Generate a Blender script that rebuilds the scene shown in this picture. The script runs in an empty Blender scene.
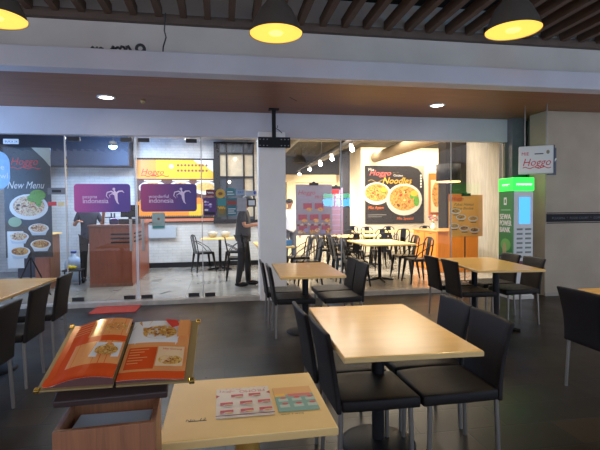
import bpy, bmesh, math, random
from mathutils import Vector, Matrix, Euler
random.seed(7)
S = bpy.context.scene
COL = S.collection
PI = math.pi

# ------------------------------------------------------------------ camera
YAW, PITCH, ROLL, FPX = math.radians(9.8), math.atan(15/453.), .0095, 453.
fw = Vector((math.sin(YAW)*math.cos(PITCH), math.cos(YAW)*math.cos(PITCH), -math.sin(PITCH)))
r0 = Vector((math.cos(YAW), -math.sin(YAW), 0)); u0 = r0.cross(fw)
rt = r0*math.cos(ROLL) - u0*math.sin(ROLL); up = rt.cross(fw)
cd = bpy.data.cameras.new('camera'); cam = bpy.data.objects.new('camera', cd); COL.objects.link(cam)
cd.sensor_width = 36; cd.sensor_fit = 'HORIZONTAL'; cd.lens = 36*FPX/600; cd.clip_start = .05; cd.clip_end = 200
cam.matrix_world = Matrix(((rt.x, up.x, -fw.x, 0), (rt.y, up.y, -fw.y, 0), (rt.z, up.z, -fw.z, 1.45), (0, 0, 0, 1)))
S.camera = cam
# ------------------------------------------------------------------ world, exposure
S.view_settings.view_transform = 'Standard'; S.view_settings.look = 'None'
S.view_settings.gamma = 1; S.view_settings.use_curve_mapping = False; S.view_settings.exposure = 0.35
w = bpy.data.worlds.new('world'); S.world = w; w.use_nodes = True
w.node_tree.nodes['Background'].inputs[0].default_value = (.68, .69, .81, 1)
w.node_tree.nodes['Background'].inputs[1].default_value = 1.45
# ------------------------------------------------------------------ lights of the place, plus an added blue light
def area(name, loc, sx, sy, power, col, rot=(0, 0, 0), spread=PI):
    l = bpy.data.lights.new(name, 'AREA'); l.shape = 'RECTANGLE'; l.size = sx; l.size_y = sy
    l.energy = power; l.color = col; l.spread = spread
    o = bpy.data.objects.new(name, l); COL.objects.link(o); o.location = loc; o.rotation_euler = rot; return o
def spot(name, loc, power, col, angle=120, blend=.6, rad=.06, rot=(0, 0, 0)):
    l = bpy.data.lights.new(name, 'SPOT'); l.energy = power; l.color = col; l.spot_size = math.radians(angle)
    l.spot_blend = blend; l.shadow_soft_size = rad
    o = bpy.data.objects.new(name, l); COL.objects.link(o); o.location = loc; o.rotation_euler = rot; return o
area('cashier_room_light', (-1.2, 9.3, 3.12), 3.5, 1.8, 125, (.82, .93, 1))
area('cashier_wall_light', (-.6, 10.9, 3.1), 2.6, .3, 14, (.95, .97, 1))
lb = bpy.data.lights.new('added_blue_light', 'POINT'); lb.energy = 170; lb.color = (.22, .5, 1); lb.shadow_soft_size = .4  # unseen blue light, added at the left to tint the header
ob = bpy.data.objects.new('added_blue_light', lb); COL.objects.link(ob); ob.location = (-4.6, 6.2, 1.9)
area('dining_light', (3.75, 9.7, 3.4), 4.4, 3.8, 430, (1, .86, .66))
area('noodle_wall_washer', (5.7, 13.45, 3.38), 3.6, .12, 85, (1, .86, .62), rot=(math.radians(18), 0, 0))

# ------------------------------------------------------------------ materials
def lin(c):
    return tuple(((v/255.)/12.92 if v/255. <= .04045 else (((v/255.)+.055)/1.055)**2.4) for v in c)
MATS = {}
def mat(name, rgb, rough=.5, metal=0, var=.0, scale=8, bump=0, bscale=60, spec=.5, emit=0, stretch=(1, 1, 1), rgb2=None, wood=False):
    if name in MATS: return MATS[name]
    m = bpy.data.materials.new(name); m.use_nodes = True; nt = m.node_tree; n = nt.nodes; L = nt.links
    b = n['Principled BSDF']; c = lin(rgb) + (1,)
    b.inputs['Roughness'].default_value = rough; b.inputs['Metallic'].default_value = metal
    b.inputs['Specular IOR Level'].default_value = spec
    tc = n.new('ShaderNodeTexCoord'); mp = n.new('ShaderNodeMapping'); L.new(tc.outputs['Object'], mp.inputs[0])
    mp.inputs['Scale'].default_value = stretch
    if var > 0 or rgb2:
        t = n.new('ShaderNodeTexNoise'); t.inputs['Scale'].default_value = scale; t.inputs['Detail'].default_value = 5
        if wood: t.inputs['Distortion'].default_value = 1.2
        L.new(mp.outputs[0], t.inputs[0])
        cr = n.new('ShaderNodeValToRGB'); cr.color_ramp.elements[0].position = .32; cr.color_ramp.elements[1].position = .68
        c2 = (lin(rgb2) + (1,)) if rgb2 else tuple(min(1, v*(1+var)) for v in c[:3]) + (1,)
        c1 = c if rgb2 else tuple(v*(1-var) for v in c[:3]) + (1,)
        cr.color_ramp.elements[0].color = c1; cr.color_ramp.elements[1].color = c2
        L.new(t.outputs[0], cr.inputs[0]); L.new(cr.outputs[0], b.inputs['Base Color'])
    else: b.inputs['Base Color'].default_value = c
    if bump:
        t2 = n.new('ShaderNodeTexNoise'); t2.inputs['Scale'].default_value = bscale; t2.inputs['Detail'].default_value = 3
        L.new(mp.outputs[0], t2.inputs[0]); bp = n.new('ShaderNodeBump'); bp.inputs['Strength'].default_value = bump
        bp.inputs['Distance'].default_value = .01; L.new(t2.outputs[0], bp.inputs['Height']); L.new(bp.outputs[0], b.inputs['Normal'])
    if emit:
        b.inputs['Emission Color'].default_value = c; b.inputs['Emission Strength'].default_value = emit
    MATS[name] = m; return m
def glow(name, rgb, e):
    return mat(name, rgb, .5, emit=e)
def brickmat(name, c1, c2, mortar, bw, bh, rough=.35, msize=.006, rot=(0, 0, 0), bump=.3, offset=.5, rvar=.15, msmooth=.2):
    m = bpy.data.materials.new(name); m.use_nodes = True; nt = m.node_tree; n = nt.nodes; L = nt.links; b = n['Principled BSDF']
    tc = n.new('ShaderNodeTexCoord'); mp = n.new('ShaderNodeMapping'); mp.inputs['Rotation'].default_value = rot
    L.new(tc.outputs['Object'], mp.inputs[0])
    br = n.new('ShaderNodeTexBrick'); br.inputs['Scale'].default_value = 1; br.inputs['Brick Width'].default_value = bw
    br.inputs['Row Height'].default_value = bh; br.inputs['Mortar Size'].default_value = msize; br.offset = offset
    br.inputs['Mortar Smooth'].default_value = msmooth
    br.inputs['Color1'].default_value = lin(c1)+(1,); br.inputs['Color2'].default_value = lin(c2)+(1,); br.inputs['Mortar'].default_value = lin(mortar)+(1,)
    L.new(mp.outputs[0], br.inputs[0])
    no = n.new('ShaderNodeTexNoise'); no.inputs['Scale'].default_value = 2.2; no.inputs['Detail'].default_value = 6; L.new(tc.outputs['Object'], no.inputs[0])
    mx = n.new('ShaderNodeMix'); mx.data_type = 'RGBA'; mx.blend_type = 'MULTIPLY'; mx.inputs['Factor'].default_value = .55
    cr = n.new('ShaderNodeValToRGB'); cr.color_ramp.elements[0].color = (.5, .5, .5, 1); cr.color_ramp.elements[0].position = .3; cr.color_ramp.elements[1].position = .7
    L.new(no.outputs[0], cr.inputs[0]); L.new(br.outputs['Color'], mx.inputs['A']); L.new(cr.outputs[0], mx.inputs['B'])
    L.new(mx.outputs['Result'], b.inputs['Base Color'])
    mr = n.new('ShaderNodeMapRange'); mr.inputs['To Min'].default_value = rough-rvar; mr.inputs['To Max'].default_value = rough+rvar
    L.new(no.outputs[0], mr.inputs[0]); L.new(mr.outputs[0], b.inputs['Roughness'])
    bp = n.new('ShaderNodeBump'); bp.inputs['Strength'].default_value = bump; bp.inputs['Distance'].default_value = .004; bp.invert = True
    L.new(br.outputs['Fac'], bp.inputs['Height']); L.new(bp.outputs[0], b.inputs['Normal'])
    return m
def glassmat(name, tint=(1, 1, 1), ior=1.5, extra=0.0):
    m = bpy.data.materials.new(name); m.use_nodes = True; nt = m.node_tree; n = nt.nodes; L = nt.links
    n.remove(n['Principled BSDF'])
    tr = n.new('ShaderNodeBsdfTransparent'); tr.inputs[0].default_value = tint+(1,)
    gl = n.new('ShaderNodeBsdfGlossy'); gl.inputs['Roughness'].default_value = .01
    fr = n.new('ShaderNodeFresnel'); fr.inputs[0].default_value = ior
    mx = n.new('ShaderNodeMixShader'); L.new(fr.outputs[0], mx.inputs[0]); L.new(tr.outputs[0], mx.inputs[1]); L.new(gl.outputs[0], mx.inputs[2])
    L.new(mx.outputs[0], n['Material Output'].inputs[0]); MATS[name] = m; return m
def foodmat(name, cols, scale=40):
    if name in MATS: return MATS[name]
    m = bpy.data.materials.new(name); m.use_nodes = True; nt = m.node_tree; n = nt.nodes; L = nt.links; b = n['Principled BSDF']
    b.inputs['Roughness'].default_value = .4
    tc = n.new('ShaderNodeTexCoord'); t = n.new('ShaderNodeTexNoise'); t.inputs['Scale'].default_value = scale; t.inputs['Detail'].default_value = 4
    t.inputs['Distortion'].default_value = 1.5
    L.new(tc.outputs['Object'], t.inputs[0]); cr = n.new('ShaderNodeValToRGB'); el = cr.color_ramp.elements
    k = len(cols)
    for i, c in enumerate(cols):
        p = .3 + .4*i/(k-1)
        e = el[i] if i < 2 else el.new(p)
        e.position = p; e.color = lin(c)+(1,)
    L.new(t.outputs[0], cr.inputs[0]); L.new(cr.outputs[0], b.inputs['Base Color']); MATS[name] = m; return m

# ------------------------------------------------------------------ mesh builder
class MB:
    def __init__(s): s.v = []; s.f = []; s.mi = []; s.sm = []
    def add(s, vs, fs, mi=0, smooth=False):
        o = len(s.v); s.v += [tuple(v) for v in vs]
        for f in fs: s.f.append(tuple(o+i for i in f)); s.mi.append(mi); s.sm.append(smooth)
        return s
    def box(s, c, d, rot=None, mi=0):
        hx, hy, hz = d[0]/2, d[1]/2, d[2]/2
        vs = [Vector((x*hx, y*hy, z*hz)) for z in (-1, 1) for y in (-1, 1) for x in (-1, 1)]
        if rot is not None:
            R = Euler(rot).to_matrix(); vs = [R @ v for v in vs]
        vs = [v+Vector(c) for v in vs]
        return s.add(vs, [(0, 2, 3, 1), (4, 5, 7, 6), (0, 1, 5, 4), (2, 6, 7, 3), (0, 4, 6, 2), (1, 3, 7, 5)], mi)
    def b2(s, x0, x1, y0, y1, z0, z1, mi=0): return s.box(((x0+x1)/2, (y0+y1)/2, (z0+z1)/2), (abs(x1-x0), abs(y1-y0), abs(z1-z0)), None, mi)
    def tube(s, pts, r, n=10, mi=0, caps=True):
        pts = [Vector(p) for p in pts]; rr = r if isinstance(r, (list, tuple)) else [r]*len(pts)
        rings = []; prev = None
        for i, p in enumerate(pts):
            a = pts[max(i-1, 0)]; b = pts[min(i+1, len(pts)-1)]; t = (b-a).normalized()
            if prev is None:
                ref = Vector((0, 0, 1)) if abs(t.z) < .9 else Vector((1, 0, 0)); x = t.cross(ref).normalized()
            else: x = (prev - t*prev.dot(t)).normalized()
            prev = x; y = t.cross(x)
            rings.append([p + (x*math.cos(2*PI*k/n)+y*math.sin(2*PI*k/n))*rr[i] for k in range(n)])
        vs = [v for g in rings for v in g]; fs = []
        for i in range(len(pts)-1):
            for k in range(n):
                k2 = (k+1) % n; fs.append((i*n+k, i*n+k2, (i+1)*n+k2, (i+1)*n+k))
        s.add(vs, fs, mi, True)
        if caps: s.add(rings[0], [tuple(range(n))[::-1]], mi); s.add(rings[-1], [tuple(range(n))], mi)
        return s
    def lathe(s, prof, c=(0, 0, 0), n=32, mi=0, smooth=True, sy=1):
        vs = []; fs = []
        for (r, z) in prof:
            for k in range(n): vs.append((c[0]+r*math.cos(2*PI*k/n), c[1]+r*sy*math.sin(2*PI*k/n), c[2]+z))
        for i in range(len(prof)-1):
            for k in range(n):
                k2 = (k+1) % n; fs.append((i*n+k, i*n+k2, (i+1)*n+k2, (i+1)*n+k))
        return s.add(vs, fs, mi, smooth)
    def ball(s, c, r, mi=0, n=12, m=8):
        if not isinstance(r, (tuple, list)): r = (r, r, r)
        vs = []; fs = []
        for i in range(m+1):
            a = PI*i/m
            for k in range(n): vs.append((c[0]+r[0]*math.sin(a)*math.cos(2*PI*k/n), c[1]+r[1]*math.sin(a)*math.sin(2*PI*k/n), c[2]+r[2]*math.cos(a)))
        for i in range(m):
            for k in range(n):
                k2 = (k+1) % n; fs.append((i*n+k, (i+1)*n+k, (i+1)*n+k2, i*n+k2))
        return s.add(vs, fs, mi, True)
    def prism(s, poly, z0, z1, mi=0):
        n = len(poly); vs = [(x, y, z0) for x, y in poly]+[(x, y, z1) for x, y in poly]
        fs = [tuple(range(n))[::-1], tuple(range(n, 2*n))]+[(k, (k+1) % n, n+(k+1) % n, n+k) for k in range(n)]
        return s.add(vs, fs, mi)
    def build(s, name, mats, parent=None, bevel=0, loc=None, rot=None, **tags):
        me = bpy.data.meshes.new(name); me.from_pydata(s.v, [], s.f)
        for m in (mats if isinstance(mats, (list, tuple)) else [mats]): me.materials.append(m)
        me.polygons.foreach_set('material_index', s.mi); me.polygons.foreach_set('use_smooth', s.sm)
        me.update()
        o = bpy.data.objects.new(name, me); COL.objects.link(o)
        if parent is not None: o.parent = parent
        if loc: o.location = loc
        if rot: o.rotation_euler = rot
        if bevel:
            b = o.modifiers.new('bevel', 'BEVEL'); b.width = bevel; b.segments = 2; b.limit_method = 'ANGLE'
        for k, v in tags.items(): o[k] = v
        return o
def text_mesh(body, size, shear=0, spacing=1, align='LEFT'):
    c = bpy.data.curves.new('t', 'FONT'); c.body = body; c.size = size; c.shear = shear; c.space_character = spacing; c.align_x = align
    c.resolution_u = 2
    o = bpy.data.objects.new('t', c); COL.objects.link(o); dg = bpy.context.evaluated_depsgraph_get(); dg.update()
    me = bpy.data.meshes.new_from_object(o.evaluated_get(dg)); 
    vs = [(v.co.x, v.co.y) for v in me.vertices]; fs = [tuple(p.vertices) for p in me.polygons]
    bpy.data.objects.remove(o); bpy.data.curves.remove(c); bpy.data.meshes.remove(me); return vs, fs
class Print:
    """printed surface of a flat panel, u right, v up, facing -Y"""
    def __init__(s, eps=.00025): s.mb = MB(); s.m = []; s.eps = eps; s.k = 1
    def mi(s, m):
        if m not in s.m: s.m.append(m)
        return s.m.index(m)
    def poly(s, pts, m, up=True):
        if up: s.k += 1
        y = -s.k*s.eps; s.mb.add([(u, y, v) for u, v in pts], [tuple(range(len(pts)))], s.mi(m)); return s
    def rect(s, u0, v0, u1, v1, m, up=True): return s.poly([(u0, v0), (u1, v0), (u1, v1), (u0, v1)], m, up)
    def ell(s, u, v, a, b, m, rot=0, n=24, t0=0, t1=2*PI, up=True):
        pts = []
        for k in range(n):
            t = t0+(t1-t0)*k/(n if t1-t0 > 6.2 else n-1); x, y = a*math.cos(t), b*math.sin(t)
            pts.append((u+x*math.cos(rot)-y*math.sin(rot), v+x*math.sin(rot)+y*math.cos(rot)))
        return s.poly(pts, m, up)
    def stroke(s, pts, wd, m, up=True):
        if up: s.k += 1
        y = -s.k*s.eps; n = len(pts); ws = wd if isinstance(wd, (list, tuple)) else [wd]*n; L = []
        for i, p in enumerate(pts):
            a = Vector(pts[max(0, i-1)]); b = Vector(pts[min(n-1, i+1)]); t = (b-a).normalized(); q = Vector((-t.y, t.x))*ws[i]/2
            L.append(((p[0]-q.x, y, p[1]-q.y), (p[0]+q.x, y, p[1]+q.y)))
        vs = [c for ab in L for c in ab]; s.mb.add(vs, [(2*i, 2*i+2, 2*i+3, 2*i+1) for i in range(n-1)], s.mi(m)); return s
    def text(s, body, u, v, size, m, shear=0, sx=1, align='LEFT', spacing=1, rot=0):
        s.k += 1; y = -s.k*s.eps; vs, fs = text_mesh(body, size, shear, spacing, align); c, q = math.cos(rot), math.sin(rot)
        s.mb.add([(u+a*sx*c-b*q, y, v+a*sx*q+b*c) for a, b in vs], fs, s.mi(m)); return s
    def wave(s, u0, v0, w_, m, amp=.02, wd=.008, n=24, cyc=3):
        return s.stroke([(u0+w_*i/n, v0+amp*math.sin(cyc*2*PI*i/n)) for i in range(n+1)], wd, m)
    def bowl(s, u, v, a, b, rim, food, green=None):
        s.ell(u, v, a, b, rim); s.ell(u, v+b*.08, a*.82, b*.78, food)
        s.chunks(u, v+b*.08, a*.76, b*.7, 26)
        if green:
            for k in range(5): s.ell(u+a*(.35+.3*random.random()), v+b*(.1+.4*random.random()), a*.13, b*.1, green, rot=random.random()*3, n=10)
        return s
    def chunks(s, u, v, a, b, n):
        cm = [mat('noodle tan', (214, 160, 84), .4), mat('noodle gold', (206, 146, 60), .4), mat('noodle pale', (232, 200, 130), .4), mat('noodle brown', (160, 96, 40), .4)]*2 if a < .06 else [mat('stew brown', (110, 58, 30), .4), mat('noodle tan', (214, 160, 84), .4), mat('noodle pale', (232, 200, 130), .4), mat('chili red', (176, 66, 36), .4), mat('sauce dark', (70, 40, 26), .4)]
        for k in range(n):
            t, r_ = random.uniform(0, 2*PI), math.sqrt(random.random()); m = random.choice(cm)
            q = random.uniform(0, 3); L_ = a*random.uniform(.1, .3); cu, cv = u+a*r_*math.cos(t)*.85, v+b*r_*math.sin(t)*.85
            if k % 2: s.ell(cu, cv, L_*.5, L_*.3, m, rot=q, n=8)
            else: s.stroke([(cu+L_*(i-2)/3*math.cos(q), cv+L_*(i-2)/3*math.sin(q)*b/a+L_*.12*math.sin(i*1.6)) for i in range(5)], L_*.12, m)
        return s
    def build(s, parent, name='printed_design'): return s.mb.build(name, s.m, parent)

def tag(o, label=None, cat=None, group=None, kind=None):
    if label: o['label'] = label
    if cat: o['category'] = cat
    if group: o['group'] = group
    if kind: o['kind'] = kind
    return o
def empty(name, loc=(0, 0, 0), rz=0, label=None, cat=None, group=None, rot=None):
    o = bpy.data.objects.new(name, None); COL.objects.link(o); o.location = loc; o.rotation_euler = rot or (0, 0, rz)
    return tag(o, label, cat, group)
def copy_tree(o, loc=None, rz=None, label=None, group=None, parent=None):
    c = o.copy(); COL.objects.link(c)
    if parent is not None: c.parent = parent
    for ch in list(o.children): copy_tree(ch, parent=c)
    if loc is not None: c.location = loc
    if rz is not None: c.rotation_euler = (0, 0, rz)
    if label: c['label'] = label
    if group: c['group'] = group
    return c
def structure(name, mb, m, bevel=0, parent=None):
    o = mb.build(name, m, parent, bevel)
    if parent is None: o['kind'] = 'structure'
    return o

# ------------------------------------------------------------------ palette
m_black = mat('black paint', (26, 25, 27), .5, var=.1, spec=.2)
m_blackmetal = mat('black metal', (24, 24, 26), .28, .6)
m_dark = mat('dark', (38, 36, 38), .6)
m_steel = mat('steel', (150, 148, 145), .3, .9, var=.08)
m_white = mat('white', (225, 225, 222), .5)
m_cream = mat('cream plaster', (226, 214, 190), .7, var=.06, scale=4)
m_glass = glassmat('clear glass', ior=1.32)
m_lam = mat('beige laminate', (228, 178, 90), .19, var=.05, scale=3, stretch=(1, 6, 1), spec=.22)
m_lamedge = mat('laminate edge', (206, 172, 112), .4)
m_lamw = mat('pale laminate', (246, 206, 128), .4, var=.04, scale=5)
m_fau = mat('dark brown resin weave', (24, 18, 17), .5, var=.12, scale=50, bump=.35, bscale=260, spec=.25)
m_orange = mat('orange print', (232, 120, 40), .4)
m_red = mat('red print', (205, 40, 40), .4)
m_yellow = mat('yellow print', (246, 190, 50), .4)
m_green = foodmat('herb green', [(40, 110, 30), (110, 170, 60), (60, 140, 40)], 30)
m_noodle = foodmat('noodles', [(96, 48, 22), (190, 124, 52), (224, 178, 92), (130, 66, 30)], 11)
m_noodle2 = foodmat('pale noodles', [(180, 150, 90), (235, 225, 190), (200, 120, 90), (110, 150, 70)], 22)
m_wood = mat('orange brown wood veneer', (130, 62, 28), .35, var=.12, scale=3, stretch=(8, 8, .8), wood=True)
m_wood2 = mat('brown wood', (128, 82, 56), .45, var=.2, scale=4, stretch=(9, 9, .7), wood=True)
m_cab = mat('orange cabinet veneer', (214, 132, 46), .35, var=.08, scale=3, stretch=(6, 6, .8), wood=True)

# ------------------------------------------------------------------ setting
FY = 7.4
fl = brickmat('slate paving', (48, 38, 26), (30, 25, 20), (20, 17, 14), .62, .3, .34, .006, bump=.5)
fl.node_tree.nodes['Principled BSDF'].inputs['Specular IOR Level'].default_value = .2
structure('floor', MB().b2(-8, 9, -3, FY, -.1, 0), fl)
fi = brickmat('polished tiles', (150, 147, 141), (143, 140, 134), (118, 114, 108), .6, .6, .2, .004, offset=0, bump=.05, rvar=.06)
structure('floor_interior', MB().b2(-8, 9, FY+.02, 17.2, -.1, .07), fi)
structure('trim_threshold', MB().b2(-8, 5.0, FY-.14, FY+.02, -.05, .07), mat('threshold stone', (176, 168, 156), .5, var=.15), .006)
m_sof = mat('brown soffit board', (140, 90, 60), .5, var=.14, scale=2.2, stretch=(.6, 8, 1), wood=True)
structure('ceiling', MB().b2(-8, 9, 5.3, FY+.1, 3.02, 3.12), m_sof)
m_beam = mat('painted beam', (198, 196, 202), .6, var=.06, scale=1.5)
m_upw = mat('upper wall paint', (200, 194, 186), .65, var=.1, scale=1.2)
structure('trim_1', MB().b2(-8, 9, 5.2, 5.42, 2.98, 3.2), m_beam, .008)
structure('wall_upper', MB().b2(-8, 9, 5.55, 5.65, 3.12, 4.1), m_upw)
structure('trim_2', MB().b2(-8, 5.02, FY-.06, FY+.06, 2.62, 3.02), m_beam, .005)
# slatted ceiling over the terrace
sl = MB()
x = -7.0
while x < 8.6:
    sl.b2(x-.035, x+.035, -3, 5.5, 3.68, 3.8); x += .275
for yy in (.6, 2.4, 4.2): sl.b2(-7.5, 8.8, yy-.02, yy+.02, 3.81, 3.85)
structure('ceiling_slats', sl, mat('brown slats', (98, 74, 56), .55, var=.15, stretch=(6, .5, 6), wood=True))
structure('ceiling_void', MB().b2(-8, 9, -3, 5.55, 4.05, 4.15), mat('void', (9, 7, 6), .9))
structure('trim_3', MB().b2(-8, 9, 5.47, 5.55, 3.62, 3.72), mat('brown edge', (92, 76, 66), .6, var=.15), .004)
# right terrace wall
m_rw = mat('grey terrace wall', (166, 152, 132), .7, var=.08, scale=2, bump=.1, bscale=30)
wr = structure('wall_right', MB().b2(5.2, 9, 6.6, 7.0, 0, 3.02), m_rw, .01)
structure('wall_recess', MB().b2(5.0, 9, 7.42, 7.55, 0, 3.02), mat('recess', (70, 70, 72), .7))
structure('baseboard_right', MB().b2(5.2, 9, 6.585, 6.6, 0, .06), mat('light skirting', (150, 140, 128), .6))
cr = MB().b2(5.02, 5.24, 7.2, 7.42, 0, 3.02)
structure('trim_4', cr, mat('grey post', (104, 104, 108), .5, var=.12), .006)
p = MB()
p.tube([(5.32, 7.3, 0), (5.32, 7.3, 3.02)], .03); p.tube([(5.42, 7.32, 0), (5.42, 7.32, 3.02)], .02)
tag(p.build('drain_pipe', mat('pipe', (120, 122, 126), .4)), 'thin grey vertical pipes in the dark recess behind the hanging sign', 'pipe')
# column
structure('trim_column', MB().b2(.59, 1.02, 7.2, 7.55, 0, 2.7), mat('white column', (240, 234, 226), .6, var=.04, scale=2), .012)
# interior shell
m_ww = brickmat('white painted brick', (226, 226, 224), (220, 221, 220), (206, 207, 206), .22, .07, .6, .006, rot=(PI/2, 0, 0), bump=.3)
structure('wall_left_back', MB().b2(-8, 1.15, 11.5, 11.6, 0, 3.6), m_ww)
structure('baseboard_left_back', MB().b2(-3.0, 1.15, 11.47, 11.5, .07, .19), m_black)
structure('ceiling_cashier', MB().b2(-8, 1.15, FY+.1, 11.5, 3.2, 3.3), mat('pale ceiling', (200, 205, 212), .7))
structure('trim_5', MB().b2(-8, -2.07, 10.9, 11.45, 2.5, 3.2), mat('dark bulkhead', (44, 48, 62), .6))
m_ceil = mat('grey open ceiling', (58, 58, 60), .8, var=.15, scale=3)
structure('ceiling_dining', MB().b2(1.15, 9, FY+.1, 17.2, 3.45, 3.55), m_ceil)
structure('wall_divider', MB().b2(1.1, 1.15, 11.5, 17.1, 0, 3.5), m_cream)
structure('wall_far_back', MB().b2(1.15, 6.2, 17.1, 17.2, 0, 3.5), m_cream)
structure('wall_noodle', MB().b2(4.45, 9, 14.1, 14.2, 0, 3.5), mat('warm white brickwork', (232, 220, 196), .7, var=.07, scale=9, stretch=(1, 1, 4)))
structure('wall_noodle_return', MB().b2(4.45, 4.55, 14.2, 17.1, 0, 3.5), m_cream)
structure('wall_right_inner', MB().b2(6.0, 9, 10.5, 10.6, 0, 3.5), mat('worn white boards', (232, 228, 214), .7, var=.12, scale=5, stretch=(6, 1, .5)))
structure('wall_right_side', MB().b2(8.9, 9, 7.55, 14.1, 0, 3.5), m_cream)
structure('trim_6', MB().b2(4.98, 5.04, FY-.04, FY+.04, 0, 2.62), mat('window post', (120, 114, 104), .5))
structure('trim_7', MB().b2(5.45, 6.0, 10.4, 10.8, 0.07, 3.45), mat('black pillar', (34, 31, 30), .6, var=.1, spec=.15), .008)
structure('trim_8', MB().b2(3.25, 3.47, 12.0, 12.25, .07, 3.45), mat('dark pillar', (30, 30, 36), .6, spec=.2), .008)
structure('trim_9', MB().b2(1.15, 4.32, 16.8, 17.1, 2.5, 2.78), mat('cream beam', (236, 220, 184), .6), .01)
structure('trim_16', MB().b2(1.15, 4.45, 16.85, 17.05, 2.78, 3.5), mat('dark void above beam', (58, 60, 68), .7))
structure('trim_10', MB().b2(2.42, 2.62, 16.85, 17.1, .07, 2.5), mat('cream beam', (236, 220, 184)), .01)
structure('trim_11', MB().b2(4.5, 6.0, 17.05, 17.1, .07, 1.24), mat('orange wainscot', (224, 140, 80), .6))
structure('trim_12', MB().b2(4.55, 5.6, 16.95, 17.1, 2.2, 2.56), mat('brown bulkhead', (92, 66, 60), .6))
# side shell left (glazing continues past the frame)
structure('wall_left_side', MB().b2(-7.6, -7.5, FY+.1, 11.5, 0, 3.3), m_cream)

# glazing
m_hw = mat('glass seam', (186, 184, 180), .25, .2)
def pane(n, x0, x1, z0=.075, z1=2.62, y=FY): return structure(n, MB().b2(x0, x1, y-.006, y+.006, z0, z1), m_glass)
g1 = pane('window_1', -4.9, -2.33); g2 = pane('window_2', -.32, .58); g3 = pane('window_3', 1.03, 1.975); g4 = pane('window_4', 1.985, 3.965); g5 = pane('window_5', 3.975, 4.98)
for g, xs in ((g1, (-2.335,)), (g2, (-.315,)), (g3, (1.975,)), (g4, (3.965,))):
    for xx in xs: MB().b2(xx, xx+.014, FY-.009, FY+.009, .07, 2.62).build('window_edge', m_hw, g)
def clamp(parent, xx, z, wd=.2): MB().b2(xx-wd/2, xx+wd/2, FY-.02, FY+.02, z, z+.06).build('patch_fitting', mat('dark fitting', (58, 58, 60), .35, .7), parent, .004)
clamp(g2, .12-.32, .075, .16)
for n, x0, x1, hx in (('door_1', -2.31, -1.315, -1.385), ('door_2', -1.295, -.335, -1.205)):
    d = structure(n, MB().b2(x0, x1, FY-.006, FY+.006, .08, 2.6), m_glass)
    MB().b2((x1 if n == 'door_1' else x0)-.006, (x1 if n == 'door_1' else x0)+.006, FY-.009, FY+.009, .08, 2.6).build('door_edge', mat('bright door edge', (205, 215, 225), .2), d)
    h = MB(); h.b2(hx-.021, hx+.021, FY-.075, FY-.055, .84, 1.33)
    h.tube([(hx, FY-.055, .95), (hx, FY, .95)], .01); h.tube([(hx, FY-.055, 1.22), (hx, FY, 1.22)], .01)
    h.build('door_handle', m_steel, d, .004)
    for xx in ((x0+.12), (x1-.12)): clamp(d, xx, .08, .17); clamp(d, xx, 2.53, .17)

# ------------------------------------------------------------------ flat signs, posters, stickers
def board(name, label, cat, x0, x1, y, z0, z1, m, th=.012, bevel=0, group=None, rz=0):
    """top-level panel; local origin lower left, front face at y=0"""
    W, H = x1-x0, z1-z0
    o = MB().b2(0, W, 0, th, 0, H).build(name, m, None, bevel, loc=(x0, y, z0), rot=(0, 0, rz))
    return tag(o, label, cat, group), W, H
def rounded(W, H, r, th, n=6):
    pts = []
    for cx, cz, a0 in ((W-r, r, -PI/2), (W-r, H-r, 0), (r, H-r, PI/2), (r, r, PI)):
        for k in range(n+1): a = a0+PI/2*k/n; pts.append((cx+r*math.cos(a), cz+r*math.sin(a)))
    N = len(pts); vs = [(u, 0, v) for u, v in pts]+[(u, th, v) for u, v in pts]
    return MB().add(vs, [tuple(range(N)), tuple(range(N, 2*N))[::-1]]+[(k, N+k, N+(k+1) % N, (k+1) % N) for k in range(N)])
def gradmat(name, ca, cb, W):
    m = bpy.data.materials.new(name); m.use_nodes = True; nt = m.node_tree; n = nt.nodes; L = nt.links
    tc = n.new('ShaderNodeTexCoord'); sp = n.new('ShaderNodeSeparateXYZ'); L.new(tc.outputs['Object'], sp.inputs[0])
    mr = n.new('ShaderNodeMapRange'); mr.inputs['From Max'].default_value = W; L.new(sp.outputs[0], mr.inputs[0])
    cr = n.new('ShaderNodeValToRGB'); cr.color_ramp.elements[0].color = lin(ca)+(1,); cr.color_ramp.elements[1].color = lin(cb)+(1,)
    cr.color_ramp.elements[1].position = .75
    L.new(mr.outputs[0], cr.inputs[0]); L.new(cr.outputs[0], n['Principled BSDF'].inputs['Base Color']); n['Principled BSDF'].inputs['Roughness'].default_value = .35
    return m
m_lw = mat('decal lettering', (214, 196, 222), .5)
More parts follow.
